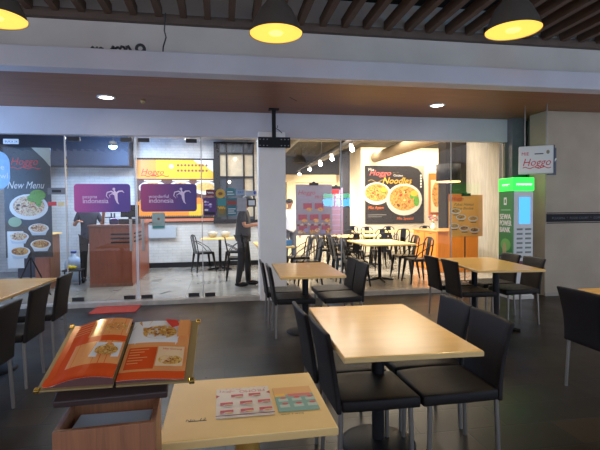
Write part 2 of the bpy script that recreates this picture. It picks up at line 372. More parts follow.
for nm, x0, x1, word, ca, cb, lab in (('door_decal', -2.21, -1.39, 'pesona', (176, 78, 142), (84, 62, 140), 'purple gradient sticker reading pesona indonesia on the left glass door'),
                                      ('door_decal', -1.24, -.385, 'wonderful', (150, 60, 110), (76, 56, 128), 'purple gradient sticker reading wonderful indonesia on the right glass door')):
    W = x1-x0; H = .435
    o = rounded(W, H, .05, .004).build(nm, gradmat('decal '+word, ca, cb, W), None, loc=(x0, FY-.012, 1.445)); tag(o, lab, 'sticker', 'purple tourism stickers on the doors')
    P = Print(.0001)
    P.text(word, .12, .215, .075, m_lw); P.text('indonesia', .12, .14, .105, m_lw, spacing=.95)
    # ribbon bird emblem
    cx, cy = W-.22, .25
    P.stroke([(cx-.02, cy+.09), (cx+.005, cy+.03), (cx+.01, cy-.04), (cx+.025, cy-.1), (cx+.05, cy-.13)], [.012, .05, .04, .022, .004], m_lw)
    P.stroke([(cx, cy+.03), (cx+.05, cy+.07), (cx+.1, cy+.075), (cx+.13, cy+.045)], [.03, .022, .018, .004], m_lw)
    P.stroke([(cx, cy+.03), (cx-.06, cy+.07), (cx-.12, cy+.055), (cx-.135, cy+.0), (cx-.1, cy-.04)], [.03, .02, .016, .012, .004], m_lw)
    P.stroke([(cx, cy+.01), (cx-.05, cy+.035), (cx-.09, cy+.01), (cx-.08, cy-.03)], [.02, .014, .01, .003], m_lw)
    P.ell(cx-.022, cy+.105, .02, .02, m_lw); P.build(o)

# small stickers on the fixed pane beside the column
def sticker(name, label, x0, x1, z0, z1, col, fn=None, cat='sticker', round_=False):
    o = rounded(x1-x0, z1-z0, min(x1-x0, z1-z0)*(.49 if round_ else .08), .003, 5).build(name, mat('st'+label[:26], col, .45, var=.08, scale=20), None, loc=(x0, FY-.011, z0))
    tag(o, label, cat)
    if fn: P = Print(.0001); fn(P, x1-x0, z1-z0); P.build(o)
    return o
tl = mat('teal print', (60, 140, 140), .4); bl = mat('blue print', (60, 80, 160), .4)
def lines(P, W, H, m, n=4, a=.1):
    for i in range(n): P.rect(W*a, H*(.2+.6*i/n), W*(1-a-.15*(i % 2)), H*(.2+.6*i/n)+H*.25/n, m, False)
sticker('glass_sticker', 'small maroon sticker at the left end of the sticker row on glass', -.24, -.10, 1.69, 1.79, (120, 50, 62), lambda P, W, H: P.wave(.02, H/2, W*.7, m_white, .01, .012))
sticker('glass_sticker', 'round yellow sticker in the row on the glass', -.09, .06, 1.65, 1.80, (206, 166, 60), lambda P, W, H: P.ell(W/2, H/2, .035, .025, m_wood2), round_=True)
sticker('glass_sticker', 'teal sticker with pale lettering beside the round yellow sticker', .08, .22, 1.68, 1.81, (54, 128, 134), lambda P, W, H: lines(P, W, H, m_white, 2))
sticker('glass_sticker', 'long grey blue payment sticker right of the teal sticker', .23, .38, 1.70, 1.79, (150, 170, 190), lambda P, W, H: P.text('PAY', .03, .025, .055, bl))
sticker('glass_sticker', 'pale sticker with a blue mark nearest the white column', .39, .57, 1.69, 1.77, (186, 190, 198), lambda P, W, H: P.ell(W*.8, H*.6, .02, .03, bl))
def fl1(P, W, H):
    for i in range(14): P.ell(random.uniform(.03, W-.03), random.uniform(.08, H-.04), .02, .016, random.choice((mat('lilac', (170, 140, 210), .4), m_white, bl)), n=8)
    P.rect(.02, .02, W-.02, .06, m_dark)
sticker('glass_poster', 'purple floral poster taped low on the glass beside the menu board', -.29, -.08, 1.37, 1.66, (84, 50, 110), fl1, 'poster')
def fl2(P, W, H):
    P.rect(0, H*.6, W, H, tl); P.ell(W*.5, H*.35, .05, .06, mat('leaf brown', (150, 120, 60), .5)); P.wave(.01, H*.5, W*.8, m_yellow, .02, .012)
sticker('glass_poster', 'narrow teal and brown poster between the floral poster and blue one', -.065, .075, 1.35, 1.65, (110, 112, 84), fl2, 'poster')
def fl3(P, W, H):
    P.rect(0, H*.62, W, H*.85, mat('brick red', (160, 70, 60), .5)); lines(P, W, H*.6, m_white, 3)
sticker('glass_poster', 'teal poster with a red band left of the grey paper', .09, .24, 1.37, 1.65, (50, 110, 120), fl3, 'poster')
sticker('glass_notice', 'plain grey paper notice hiding the face of the standing waiter', .25, .40, 1.44, 1.655, (168, 166, 168), None, 'notice')
sticker('glass_notice', 'small black framed white notice beside the white column', .41, .555, 1.51, 1.64, (34, 34, 40), lambda P, W, H: P.rect(.022, .025, W-.022, H-.025, m_white), 'notice')
sticker('door_notice', 'grey green paper notice taped under the wonderful indonesia sticker', -1.075, -.88, 1.17, 1.43, (150, 170, 166), lambda P, W, H: (P.ell(W/2, H*.62, .02, .02, m_wood2), P.rect(.01, .02, W-.01, .05, tl)), 'notice')
sticker('glass_sticker', 'dark grey sign sticker above the small red sticker', -2.58, -2.33, 1.72, 1.82, (110, 112, 116), lambda P, W, H: P.rect(.06, .03, W-.06, H-.03, m_dark), 'sticker')
sticker('glass_sticker', 'small red sticker on the left pane below the grey sign', -2.58, -2.46, 1.55, 1.61, (196, 66, 70), None)
sticker('glass_sticker', 'small cream sticker right of the red one on the left pane', -2.44, -2.345, 1.54, 1.61, (216, 196, 150), None)
sticker('glass_notice', 'small white sign with blue lettering high on the left pane', -3.17, -2.96, 2.47, 2.545, (222, 232, 236), lambda P, W, H: P.text('BUKA 24', .02, .02, .045, bl), 'notice')
sticker('glass_sticker', 'large pale blue oval sticker cut by the left picture edge', -3.46, -3.09, 1.79, 2.37, (150, 190, 226), lambda P, W, H: (P.text('Mie', .12, .3, .12, m_white), P.text('Bowl', .1, .17, .12, m_white)), round_=True)

# New Menu roll banner
bn = empty('menu_banner', (-3.44, 8.0, .07), 0, 'tall dark standing banner headed New Menu with bowls of food', 'banner')
MB().b2(0, .7, 0, .012, .65, 2.43).build('banner_sheet', mat('banner slate', (44, 62, 74), .45, var=.15, scale=3), bn)
P = Print(.00025); H0 = 0
P.poly([(0, .66), (.7, .66), (.7, 1.05), (0, 1.25)], mat('banner brown', (66, 58, 50), .5, var=.2))
P.text('Hoggo', .1, 2.15, .17, m_red, shear=.3, sx=.9); P.wave(.1, 2.1, .45, m_red, .012, .012)
P.poly([(.42, 2.43), (.7, 2.43), (.7, 2.12), (.6, 2.25)], mat('banner corner', (176, 190, 186), .5))
P.text('New Menu', .04, 1.77, .165, m_white, shear=.35, sx=.74)
P.bowl(.36, 1.47, .29, .21, m_white, m_noodle2, m_green); P.ell(.5, 1.66, .12, .09, m_green); P.ell(.42, 1.61, .08, .06, m_green)
P.ell(.15, 1.23, .1, .08, mat('badge green', (150, 176, 140), .5)); lines(P, .3, 2.4, m_white, 1)
for (u, v) in ((.5, 1.12), (.2, .99), (.53, .86), (.22, .75)):
    P.poly([(u-.15, v), (u+.15, v), (u+.1, v-.11), (u-.1, v-.11)], mat('bowl shade', (196, 206, 214), .4)); P.bowl(u, v, .155, .08, m_white, m_noodle2 if v > .9 else m_noodle)
P.build(bn)
for s in (-1, 1): MB().tube([(.35, .03, .66), (.35+s*.25, .03+.12*s, 0)], .012).build('leg', m_blackmetal, bn)
MB().tube([(.35, .03, 0.02), (.35, .03, 2.4)], .01).build('pole', m_blackmetal, bn)

# wall menu board of the left room
o, W, H = board('wall_menu_board', 'wide orange and brown wall menu board with three plates of food', 'menu board', -2.05, -.17, 11.44, 1.17, 2.74, m_black, .05)
P = Print(.00025)
ym = mat('menu yellow', (250, 190, 40), .4); om = mat('menu orange', (240, 140, 40), .4); br = mat('menu brown', (96, 58, 50), .45, var=.15)
P.rect(.03, H-.5, W-.02, H-.04, ym); P.poly([(W-.5, H-.04), (W-.02, H-.04), (W-.02, H-.33), (W-.12, H-.26), (W-.25, H-.14), (W-.4, H-.12)], m_white)
P.rect(.03, H-.5, .5, H-.04, mat('menu amber', (246, 164, 60), .4))
P.text('Hoggo', .14, H-.4, .2, m_red, shear=.3); P.wave(.15, H-.43, .65, m_red, .015, .018)
P.ell(.86, H-.2, .055, .055, mat('badge', (190, 190, 205), .4))
for r_ in (0, 1):
    for k in range(9): P.ell(1.02+k*.085, H-.17-r_*.13, .028, .03, m_wood2, n=8)
P.rect(.03, .42, W-.02, H-.5, br)
for i, u in enumerate((.42, 1.08, 1.66)):
    P.rect(u-.2, H-.56, u+.2, H-.53, m_white)
    P.ell(u, H-.72, .3 if i else .33, .17, m_white); P.ell(u, H-.7, .22, .11, (m_noodle, m_noodle, mat('fried', (226, 186, 110), .4, var=.2, scale=20))[i])
P.rect(.03, .14, W-.02, .52, om); P.rect(W-.62, .14, W-.02, .56, ym)
for k in range(7): P.ell(.2+k*.26, .5+.03*(k % 2), .11, .08, (m_noodle, om)[k % 2])
for k in range(40): P.poly([(.04+k*.045, .14), (.085+k*.045, .14), (.0625+k*.045, .19)], m_dark, False)
P.rect(.03, .03, W-.02, .1, mat('border red', (196, 120, 90), .5)); P.build(o)

# dark gridded window in the left back wall
wd = empty('window_3x', (0, 0, 0)); wd.name = 'window_6'; wd['kind'] = 'structure'
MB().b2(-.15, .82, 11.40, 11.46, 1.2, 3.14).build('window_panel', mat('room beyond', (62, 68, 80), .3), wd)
f = MB()
for xx in (-.15, .14, .56, .8): f.b2(xx-.02, xx+.02, 11.33, 11.40, 1.2, 3.14)
for zz in (1.22, 2.28, 2.86, 3.12): f.b2(-.15, .8, 11.33, 11.40, zz-.02, zz+.02)
f.b2(-.17, -.02, 11.32, 11.40, 1.2, 3.14)
f.build('window_frame', m_black, wd)
q = MB(); q.b2(-.02, .12, 11.385, 11.398, 2.3, 2.84); q.b2(.16, .54, 11.385, 11.398, 2.3, 2.84); q.b2(.58, .78, 11.385, 11.398, 1.3, 2.84)
q.build('blind', mat('beige blind', (196, 182, 156), .6, var=.08), wd)
MB().ball((.35, 11.37, 2.72), .03).ball((.2, 11.37, 2.16), .035).build('lamp_glow', glow('bulb warm', (255, 240, 215), 6), wd)
structure('trim_13', MB().b2(-.2, 1.1, 11.36, 11.5, 1.13, 1.22), m_black)

# ------------------------------------------------------------------ left room furniture
ct = empty('cashier_counter', (-1.65, 8.78, .07), 0, 'tall orange brown wooden cashier counter behind the glass doors', 'counter')
MB().b2(-.74, 0, 0, .42, 0, 1.1).b2(-.42, 0, .42, 2.0, 0, 1.1).build('body', m_wood, ct, .006)
MB().b2(-.76, .02, -.02, .44, 1.1, 1.14).b2(-.44, .02, .44, 2.02, 1.1, 1.14).build('countertop', mat('counter top', (120, 74, 56), .35, var=.1), ct, .004)
q = MB()
for k in range(3): q.b2(-.36, -.03, -.012, .005, .80+k*.075, .83+k*.075)
q.build('vent', m_black, ct)
q = MB()
for k in range(3): q.b2(-.005, .012, .25, 1.0, .80+k*.075, .83+k*.075)
q.build('vent', m_black, ct)
MB().b2(-.74, 0.01, -.008, 0, 0, .06).build('kickboard', m_wood2, ct)
t = empty('payment_terminal', (-2.0, 9.0, 1.225), .3, 'small dark card terminal on the cashier counter', 'card terminal')
MB().box((0, 0, .05), (.16, .1, .1), (.3, 0, 0)).build('body', mat('terminal blue', (54, 62, 110), .4), t, .01)
MB().box((0, -.048, .075), (.1, .01, .05), (.3, 0, 0)).build('screen', mat('terminal screen', (160, 60, 70), .3), t)
t = empty('cash_register', (-1.78, 9.35, 1.21), 0, 'black box shaped register on the right end of the counter', 'cash register')
MB().b2(-.18, .18, -.15, .15, 0, .1).build('drawer', m_dark, t, .01)
MB().box((0, .02, .25), (.34, .04, .24), (-.2, 0, 0)).build('screen', m_black, t, .008)
MB().b2(-.03, .03, -.0, .05, .1, .2).build('stand', m_black, t)
# brown cabinet, white shelf, gallon, yellow cloth
t = empty('side_cabinet', (-3.3, 8.75, .07), 0, 'narrow brown wooden cabinet left of the doors with pale top', 'cabinet')
MB().b2(0, .26, 0, .5, 0, .98).build('body', m_wood2, t, .005); MB().b2(.02, .24, -.012, 0, .1, .9).build('door', mat('reddish wood', (150, 84, 58), .45, var=.12, stretch=(6, 6, .8)), t, .003)
MB().b2(-.05, .31, -.1, .5, .98, 1.0).build('top', m_lamw, t)
t = empty('water_bottle', (-2.95, 9.75, .07), 0, 'white wrapped water gallon on the floor beside the cashier counter', 'water bottle')
MB().lathe([(0, .0), (.15, .0), (.17, .05), (.17, .2), (.155, .22), (.17, .25), (.17, .36), (.12, .46), (.05, .5), (.05, .56), (0, .56)]).build('bottle', mat('milky plastic', (186, 208, 232), .25), t)
MB().lathe([(0, .56), (.055, .56), (.055, .6), (0, .6)]).build('cap', bl, t)
t = tag(MB().ball((-2.86, 9.22, .40), (.07, .06, .04), n=10).ball((-2.80, 9.24, .395), (.06, .05, .035)).build('yellow_cloth', mat('yellow cloth', (222, 200, 50), .8, bump=.6, bscale=25)), 'crumpled yellow cloth on the low stool by the brown cabinet', 'cloth')
t = empty('low_stool', (-2.80, 9.23, .07), 0, 'low dark stool carrying the yellow cloth', 'stool')
MB().b2(-.17, .17, -.13, .13, .26, .29).build('seat', m_dark, t, .005)
for a in (-1, 1):
    for b in (-1, 1): MB().tube([(a*.13, b*.1, 0), (a*.13, b*.1, .26)], .014).build('leg', m_blackmetal, t)
t = tag(MB().b2(-2.9, -2.5, 10.2, 10.6, .07, .75).build('storage_box', mat('beige carton', (190, 176, 160), .7, var=.1), None, .01), 'beige carton box standing behind the water gallon', 'box')
# wire rack behind the cashier
t = empty('shelf_rack', (-3.0, 11.0, .07), 0, 'dark shelf rack with white stacks behind the cashier', 'shelf')
q = MB()
for xx in (0, .5): q.b2(xx-.015, xx+.015, 0, .03, 0, 1.35); q.b2(xx-.015, xx+.015, .3, .33, 0, 1.35)
q.build('frame', mat('rack blue', (36, 42, 62), .5), t)
for k in range(4): MB().b2(0, .5, 0, .33, .4+k*.28, .42+k*.28).build('shelf', mat('rack blue', (36, 42, 62)), t)
for k in range(3):
    tag(MB().b2(-2.92, -2.58, 11.05, 11.28, .495+k*.28, .62+k*.28).build('paper_stack', m_white, None, .006), 'white stack of paper on the %s shelf of the dark rack' % ('lowest', 'middle', 'upper')[k], 'paper stack', 'paper stacks on the rack')
tag(MB().b2(-4.3, -3.95, 10.5, 11.4, .07, 2.5).build('tall_cupboard', mat('dark navy', (40, 44, 58), .5), None, .01), 'tall dark cupboard behind the New Menu banner', 'cupboard')
tag(MB().b2(-2.05, -1.1, 11.40, 11.46, .8, 1.1).build('wall_shelf', mat('pale panel', (170, 180, 190), .5), None, .005), 'pale low wall panel under the menu board behind the counter', 'panel')
# blue ceiling lamp
t = empty('blue_ceiling_lamp', (-2.25, 10.2, 2.86), 0, 'small glaring blue lamp high behind the left glass door', 'lamp')
MB().lathe([(0, .08), (.07, .08), (.09, .0), (.08, -.02), (.07, 0), (0, .03)], n=20).build('housing', m_dark, t)
MB().ball((0, 0, -.02), (.085, .085, .06)).build('bulb', glow('blue bulb', (90, 160, 255), 45), t)
MB().tube([(0, 0, .08), (0, 0, .34)], .008).build('stem', m_dark, t)
l = bpy.data.lights.new('blue_light', 'POINT'); l.energy = 60; l.color = (.25, .5, 1); l.shadow_soft_size = .06
lo = bpy.data.objects.new('blue_light', l); COL.objects.link(lo); lo.location = (-2.25, 10.2, 2.75)
# ceiling strip lamp above menu
t = empty('ceiling_spotlight', (-.75, 10.6, 3.1), 0, 'white ceiling spotlight shining above the orange wall menu board', 'lamp')
MB().lathe([(0, .1), (.07, .1), (.08, -.03), (.06, -.03), (.06, .0), (0, .0)], n=20).build('housing', m_white, t)
MB().ball((0, 0, -.01), (.05, .05, .02)).build('bulb', glow('white bulb', (255, 252, 240), 25), t)

# ------------------------------------------------------------------ tolix style metal chair
def make_tolix():
    t = empty('metal_chair')
    s = MB(); n = 8
    s.b2(-.18, .18, -.18, .18, .435, .455); s.b2(-.185, .185, -.185, -.175, .405, .45); s.b2(-.185, .185, .175, .185, .405, .45)
    s.b2(-.185, -.175, -.18, .18, .405, .45); s.b2(.175, .185, -.18, .18, .405, .45)
    s.build('seat', m_blackmetal, t, .008)
    for a in (-1, 1):
        for b in (-1, 1):
            MB().tube([(a*.165, b*.165, .44), (a*.19, b*.185, .25), (a*.225, b*.215, 0)], [.032, .024, .014], 6).build('leg', m_blackmetal, t)
    pts = [(-.17, -.17, .43), (-.2, -.19, .6), (-.235, -.175, .78), (-.24, -.12, .83), (-.25, 0, .845), (-.24, .12, .83), (-.235, .175, .78), (-.2, .19, .6), (-.17, .17, .43)]
    MB().tube(pts, .013, 8).build('back_frame', m_blackmetal, t)
    MB().prism([(-.008, -.075), (.0, -.075), (.0, .075), (-.008, .075)], 0, .41).build('back_splat', m_blackmetal, t, loc=(-.172, 0, .43), rot=(0, -.18, 0))
    for b in (-1, 1): MB().tube([(-.225, b*.185, .72), (-.1, b*.215, .66), (.05, b*.2, .56), (.14, b*.175, .44)], .009, 6).build('side_rail', m_blackmetal, t)
    return t
TOL = make_tolix(); tused = [0]
def tolix(x, y, rz, label, group='black metal cafe chairs indoors'):
    if not tused[0]:
        tused[0] = 1; TOL.location = (x, y, .07); TOL.rotation_euler = (0, 0, rz); tag(TOL, label, 'chair', group); return TOL
    return copy_tree(TOL, (x, y, .07), rz, label, group)
for o_ in [TOL]: o_['category'] = 'chair'
# indoor pedestal table
def in_table(x, y, sx, sy, label, rz=0, group='indoor tables', bases=None):
    t = empty('indoor_table', (x, y, .07), rz, label, 'table', group)
    MB().b2(-sx/2, sx/2, -sy/2, sy/2, .72, .75).build('tabletop', m_lamw, t, .006)
    for (bx, by) in (bases or [(0, 0)]):
        MB().tube([(bx, by, .04), (bx, by, .72)], .035, 14).build('column', m_blackmetal, t)
        q = MB()
        for a in range(4):
            c, s = math.cos(a*PI/2), math.sin(a*PI/2)
            q.tube([(bx, by, .05), (bx+.27*c, by+.27*s, .015)], [.03, .016], 8)
        q.build('base', m_blackmetal, t)
    return t
in_table(-.05, 10.75, .86, .6, 'beige table against the white wall under the orange menu board')
tolix(-.42, 10.55, .35, 'black metal chair left of the table under the menu board')
tolix(.3, 10.6, PI-.2, 'black metal chair right of the table under the menu board')
for k, (xx, lab) in enumerate(((-.22, 'left of the two small wire bowls on the wall table'), (.08, 'right of the two small wire bowls on the wall table'))):
    t = empty('wire_bowl', (xx, 10.85, .82), 0, lab, 'bowl', 'wire bowls on the wall table')
    MB().lathe([(.0, .005), (.06, .005), (.1, .06), (.12, .13), (.125, .13), (.104, .055), (.06, 0), (0, 0)]).build('bowl', mat('frosted bowl', (176, 172, 160), .4), t)
    MB().ball((0, 0, .1), (.09, .09, .05)).build('napkins', mat('napkin', (214, 200, 176), .8), t)
# table behind the column
in_table(.93, 8.45, .64, 1.35, 'beige table with a blue box, partly hidden by the white column', bases=[(0, -.2)])
t = empty('tissue_box', (1.12, 7.95, .82), .1, 'bright blue tissue box on the table behind the column', 'box')
MB().b2(-.1, .1, -.06, .06, 0, .1).build('box', mat('bright blue', (40, 120, 190), .5), t, .006); MB().ball((0, 0, .1), (.03, .02, .03)).build('tissue', m_white, t)
tolix(1.55, 8.15, PI, 'black metal chair beside the blue box table, nearer the glass')
tolix(1.5, 8.95, PI+.1, 'black metal chair beside the blue box table, farther from the glass')
tolix(.3, 9.15, 0, 'black metal chair behind the standing waiter')
# dining rows
T1 = in_table(3.0, 8.35, .92, 1.35, 'large beige indoor table nearest the right glass pane')
rows = [(2.38, 7.95, 0, 'black metal chair left of the near indoor table, closest to the glass'),
        (2.36, 8.6, 0, 'black metal chair left of the near indoor table, far side'),
        (3.62, 8.0, PI, 'black metal chair right of the near indoor table, closest to the glass'),
        (3.64, 8.65, PI, 'black metal chair right of the near indoor table, far side')]
for a in rows: tolix(*a)
in_table(3.3, 10.6, 1.2, .75, 'second indoor table behind the near one', bases=[(-.3, 0), (.3, 0)])
for xx, yy, rz, lab in ((2.95, 9.95, PI/2, 'metal chair with back to us at the second table, left'), (3.6, 9.95, PI/2, 'metal chair with back to us at the second table, right'),
                        (2.5, 9.5, .1, 'metal chair alone in the aisle row left of the second table'), (2.45, 10.5, 0, 'metal chair at the left end of the second table'),
                        (3.3, 11.3, -PI/2, 'metal chair on the far side of the second table')): tolix(xx, yy, rz, lab)
in_table(4.75, 12.5, 1.5, .75, 'long indoor table under the left bowl of the noodles poster', bases=[(-.5, 0), (.5, 0)])
for xx, yy, rz, lab in ((4.25, 11.85, PI/2, 'metal chair facing the noodles poster, left of three'), (4.85, 11.85, PI/2, 'metal chair facing the noodles poster, middle of three'), (5.4, 11.85, PI/2, 'metal chair facing the noodles poster, right of three'),
                        (4.4, 13.15, -PI/2, 'metal chair against the noodles wall, left'), (5.1, 13.15, -PI/2, 'metal chair against the noodles wall, right')): tolix(xx, yy, rz, lab)
in_table(6.4, 12.5, 1.3, .75, 'indoor table under the right bowl of the noodles poster', bases=[(-.4, 0), (.4, 0)])
for xx, yy, rz, lab in ((6.1, 11.8, PI/2, 'metal chair at the right poster table, back towards the glass'), (6.3, 13.15, -PI/2, 'metal chair between the right poster table and wall')): tolix(xx, yy, rz, lab)
in_table(3.75, 15.0, 1.1, .7, 'distant indoor table in front of the orange wainscot')
for xx, yy, rz, lab in ((3.6, 14.35, PI/2, 'distant metal chair before the wainscot table, left'), (4.15, 14.35, PI/2, 'distant metal chair before the wainscot table, right'), (3.15, 15.0, 0, 'distant metal chair at the left end of the wainscot table')): tolix(xx, yy, rz, lab)
in_table(3.5, 12.95, .75, .7, 'distant indoor table just behind the dark pillar')
for xx, yy, rz, lab in ((2.95, 12.9, 0, 'metal chair left of the table behind the dark pillar'), (2.9, 11.9, .2, 'metal chair in the aisle before the dark pillar')): tolix(xx, yy, rz, lab)

# orange cabinet with drawers
t = empty('serving_cabinet', (4.58, 9.1, .07), 0, 'orange wooden serving cabinet with drawers right of the indoor tables', 'cabinet')
MB().b2(0, .95, 0, 1.25, 0, .87).build('body', m_cab, t, .005)
MB().b2(-.02, .97, -.02, 1.27, .87, .9).build('cabinet_top', mat('cabinet top', (200, 130, 70), .35, var=.08), t, .005)
for k in range(2):
    d = MB().b2(-.014, 0, .03+k*.61, .61+k*.61, .68, .85).build('drawer', m_cab, t, .004)
    MB().b2(-.02, -.012, .25+k*.61, .4+k*.61, .83, .842).build('handle', m_dark, d)
    d = MB().b2(-.014, 0, .03+k*.61, .61+k*.61, .03, .665).build('door', m_cab, t, .004)
    MB().b2(-.02, -.012, .55 if not k else .66, .57 if not k else .68, .5, .62).build('handle', m_dark, d)
t = empty('flower_vase', (4.8, 9.75, .97), 0, 'small vase of dusty pink flowers on the orange cabinet', 'flower vase')
MB().lathe([(0, 0), (.05, 0), (.065, .06), (.035, .12), (.045, .15), (.03, .12), (0, .02)]).build('vase', m_white, t)
q = MB(); 
for i in range(26):
    a = random.uniform(0, 2*PI); r_ = random.uniform(0, .12); q.ball((r_*math.cos(a), r_*math.sin(a), .19+random.uniform(0, .13)), random.uniform(.02, .035), i % 3, 7, 5)
q.build('flowers', [mat('pink bloom', (176, 110, 100), .7), mat('mauve bloom', (120, 80, 84), .7), mat('cream bloom', (214, 180, 150), .7)], t)
MB().tube([(0, 0, .1), (0, 0, .2)], .015).build('stems', m_green, t)
tag(MB().b2(5.80, 5.92, 10.385, 10.40, .24, .36).build('wall_socket', m_white, None, .004), 'white wall socket low on the black pillar', 'socket')

# drum pendant lamp indoors
t = empty('drum_lamp', (4.72, 8.9, 2.02), 0, 'black drum shade lamp glowing underneath, beside the black pillar', 'lamp')
MB().lathe([(.245, 0), (.25, .0), (.25, .36), (.245, .36), (.245, 0)], n=40).build('lamp_shade', m_black, t)
MB().lathe([(0, -.012), (.24, -.012), (.24, .0), (0, .0)], n=40).build('diffuser', glow('warm diffuser', (255, 196, 110), 4.5), t)
MB().tube([(0, 0, .03), (0, 0, 1.43)], .006, 8).build('cord', m_black, t)
MB().lathe([(0, .355), (.245, .355)], n=40).build('shade_top', m_black, t)
l = bpy.data.lights.new('drum_light', 'POINT'); l.energy = 14; l.color = (1, .72, .4); l.shadow_soft_size = .1
lo = bpy.data.objects.new('drum_light', l); COL.objects.link(lo); lo.location = (4.72, 8.9, 1.95)

# ------------------------------------------------------------------ dining room posters
o, W, H = board('noodle_poster', 'huge dark wall poster of two noodle bowls lettered Chicken Noodles', 'poster', 4.57, 6.58, 14.04, .98, 2.86, mat('poster black', (40, 36, 36), .4), .05)
P = Print(.00025)
P.poly([(W-.5, H), (W, H), (W, H-.55), (W-.08, H-.25), (W-.2, H-.1)], mat('poster corner', (150, 146, 134), .5))
P.text('Hoggo', .12, H-.32, .25, mat('salmon', (226, 110, 106), .4), shear=.35, sx=1.1); P.text('Mie', .1, H-.18, .14, m_white)
P.wave(.1, H-.5, .6, mat('gold', (170, 140, 70), .4), .04, .02, cyc=1.5); P.text('Chicken', .95, H-.35, .1, m_white)
P.text('Noodles', .56, H-.58, .29, m_yellow, shear=.35)
P.text('~ . ~ . ~', .8, H-.25, .1, mat('gold', (170, 140, 70)))
for k in range(5): P.rect(W-.13, H-.35-k*.09, W-.08, H-.29-k*.09, m_white, False)
P.bowl(.38, .98, .48, .36, mat('bowl white', (206, 206, 196), .4), m_noodle, m_green); P.bowl(1.32, .78, .62, .52, mat('bowl white', (206, 206, 196)), m_noodle, m_green)
P.ell(.62, 1.1, .1, .07, mat('egg', (222, 180, 60), .4)); P.ell(1.66, .98, .13, .1, mat('egg', (222, 180, 60))); P.ell(1.74, .72, .1, .16, m_green)
P.text('Mie Ayam', .08, .48, .13, m_orange, shear=.2); P.text('Mie Spesial', 1.05, .12, .13, m_orange, shear=.2)
P.rect(.08, .28, .7, .3, mat('grey line', (130, 130, 128), .5)); P.rect(.08, .22, .55, .235, mat('grey line', (130, 130, 128))); P.build(o)
o, W, H = board('framed_picture', 'orange framed food picture right of the noodles poster', 'picture', 6.76, 7.3, 14.03, 1.22, 2.62, mat('frame orange', (214, 110, 30), .4), .04)
P = Print(.00025); P.rect(.06, .12, W-.06, H-.22, mat('picture cream', (236, 216, 176), .5)); P.ell(W/2, H*.5, .17, .42, m_noodle); P.rect(.06, H-.2, W-.06, H-.06, m_orange); P.rect(.04, .04, W-.04, .1, m_wood2); P.build(o)
o, W, H = board('framed_picture', 'narrow pale framed picture above the orange wainscot', 'picture', 5.1, 5.36, 17.02, 1.5, 2.1, m_white, .04)
P = Print(.00025); P.rect(.05, .05, W-.05, H-.05, mat('sepia', (150, 110, 96), .6, var=.25)); P.build(o)
def xstand(name, label, x0, x1, y, z0, z1, col, fn):
    t = empty(name, ((x0+x1)/2, y, .07), 0, label, 'poster stand'); W, H = x1-x0, z1-z0
    MB().b2(-W/2, W/2, 0, .008, z0-.07, z1-.07).build('poster', mat(label[:24]+' sheet', col, .45, var=.05), t)
    MB().tube([(0, .03, .02), (0, .03, z1-.05)], .012, 8).build('pole', m_black, t)
    q = MB()
    for a in range(3): q.tube([(0, .03, .03), (.25*math.cos(a*2.094+.5), .03+.25*math.sin(a*2.094+.5), .01)], .01, 6)
    q.build('base', m_black, t)
    MB().b2(-.09, .09, -.01, .04, z1-.09, z1-.04).ball((0, .01, z1-.03), (.03, .02, .02)).build('clip', m_black, t)
    P = Print(.00025); fn(P, W, H); pr = P.build(t); pr.location = (-W/2, 0, z0-.07); return t
def wp(P, W, H):
    pr = mat('promo red', (160, 62, 84), .4); pu = mat('promo lilac', (150, 140, 190), .4)
    P.text('Hoggo', .04, H-.2, .13, pr, shear=.3); P.text('PROMO', .38, H-.28, .09, pr); P.rect(.04, H-.27, .3, H-.25, pu)
    for k in range(9): P.rect(.03+.075*k, H-.36+.02*(k % 3), .08+.075*k, H-.345+.02*(k % 3), pu)
    for k in range(10): P.ell(.05+.07*k, .2+.02*(k % 2), .03, .022, (mat('stew brown', (110, 58, 30)), m_noodle2)[k % 2], n=10)
    for r_ in range(3):
        for k in range(3):
            u, v = .05+k*.23+(.1 if r_ == 0 else 0), H-.48-r_*.22
            if u+.2 > W: continue
            P.rect(u, v, u+.17, v+.11, pr); P.ell(u+.12, v-.01, .06, .035, m_noodle); P.chunks(u+.12, v-.01, .05, .03, 10)
    for k in range(6): P.ell(.08+k*.115, .07+.03*(k % 2), .05, .04, (m_noodle2, pu, m_noodle)[k % 3])
xstand('poster_stand', 'white and lilac promo poster on a black stand behind the right pane', 1.43, 2.16, 8.75, .95, 1.95, (146, 142, 166), wp)
def wp2(P, W, H):
    for k in range(8): P.rect(.02, .08+k*.11, W-.05, .1+k*.11, mat('promo lilac', (150, 140, 190)))
    P.rect(0.02, H-.12, .2, H-.04, m_red)
xstand('poster_stand', 'mauve text poster on a stand behind the white promo poster', 2.17, 2.45, 9.0, .93, 1.9, (150, 120, 150), wp2)
def op(P, W, H):
    P.rect(0, H-.12, .27, H+.02, mat('bright orange', (246, 130, 50), .4)); P.text('Hoggo', .05, H-.1, .09, m_red, shear=.3)
    P.text('Paket Hemat', .1, H-.2, .075, m_wood2, shear=.3); P.text('Makan Berdua', .08, H-.27, .07, m_wood2, shear=.3)
    for (u, v) in ((.14, .47), (.24, .36), (.48, .33), (.1, .2), (.3, .15), (.5, .12)):
        P.ell(u, v, .1, .05, m_white); P.ell(u, v+.005, .08, .035, m_noodle); P.chunks(u, v+.005, .07, .03, 12); P.rect(u-.05, v-.075, u+.06, v-.062, m_dark)
xstand('poster_stand', 'orange menu poster on a stand in front of the black pillar', 4.12, 4.80, 7.75, .93, 1.7, (252, 182, 86), op)

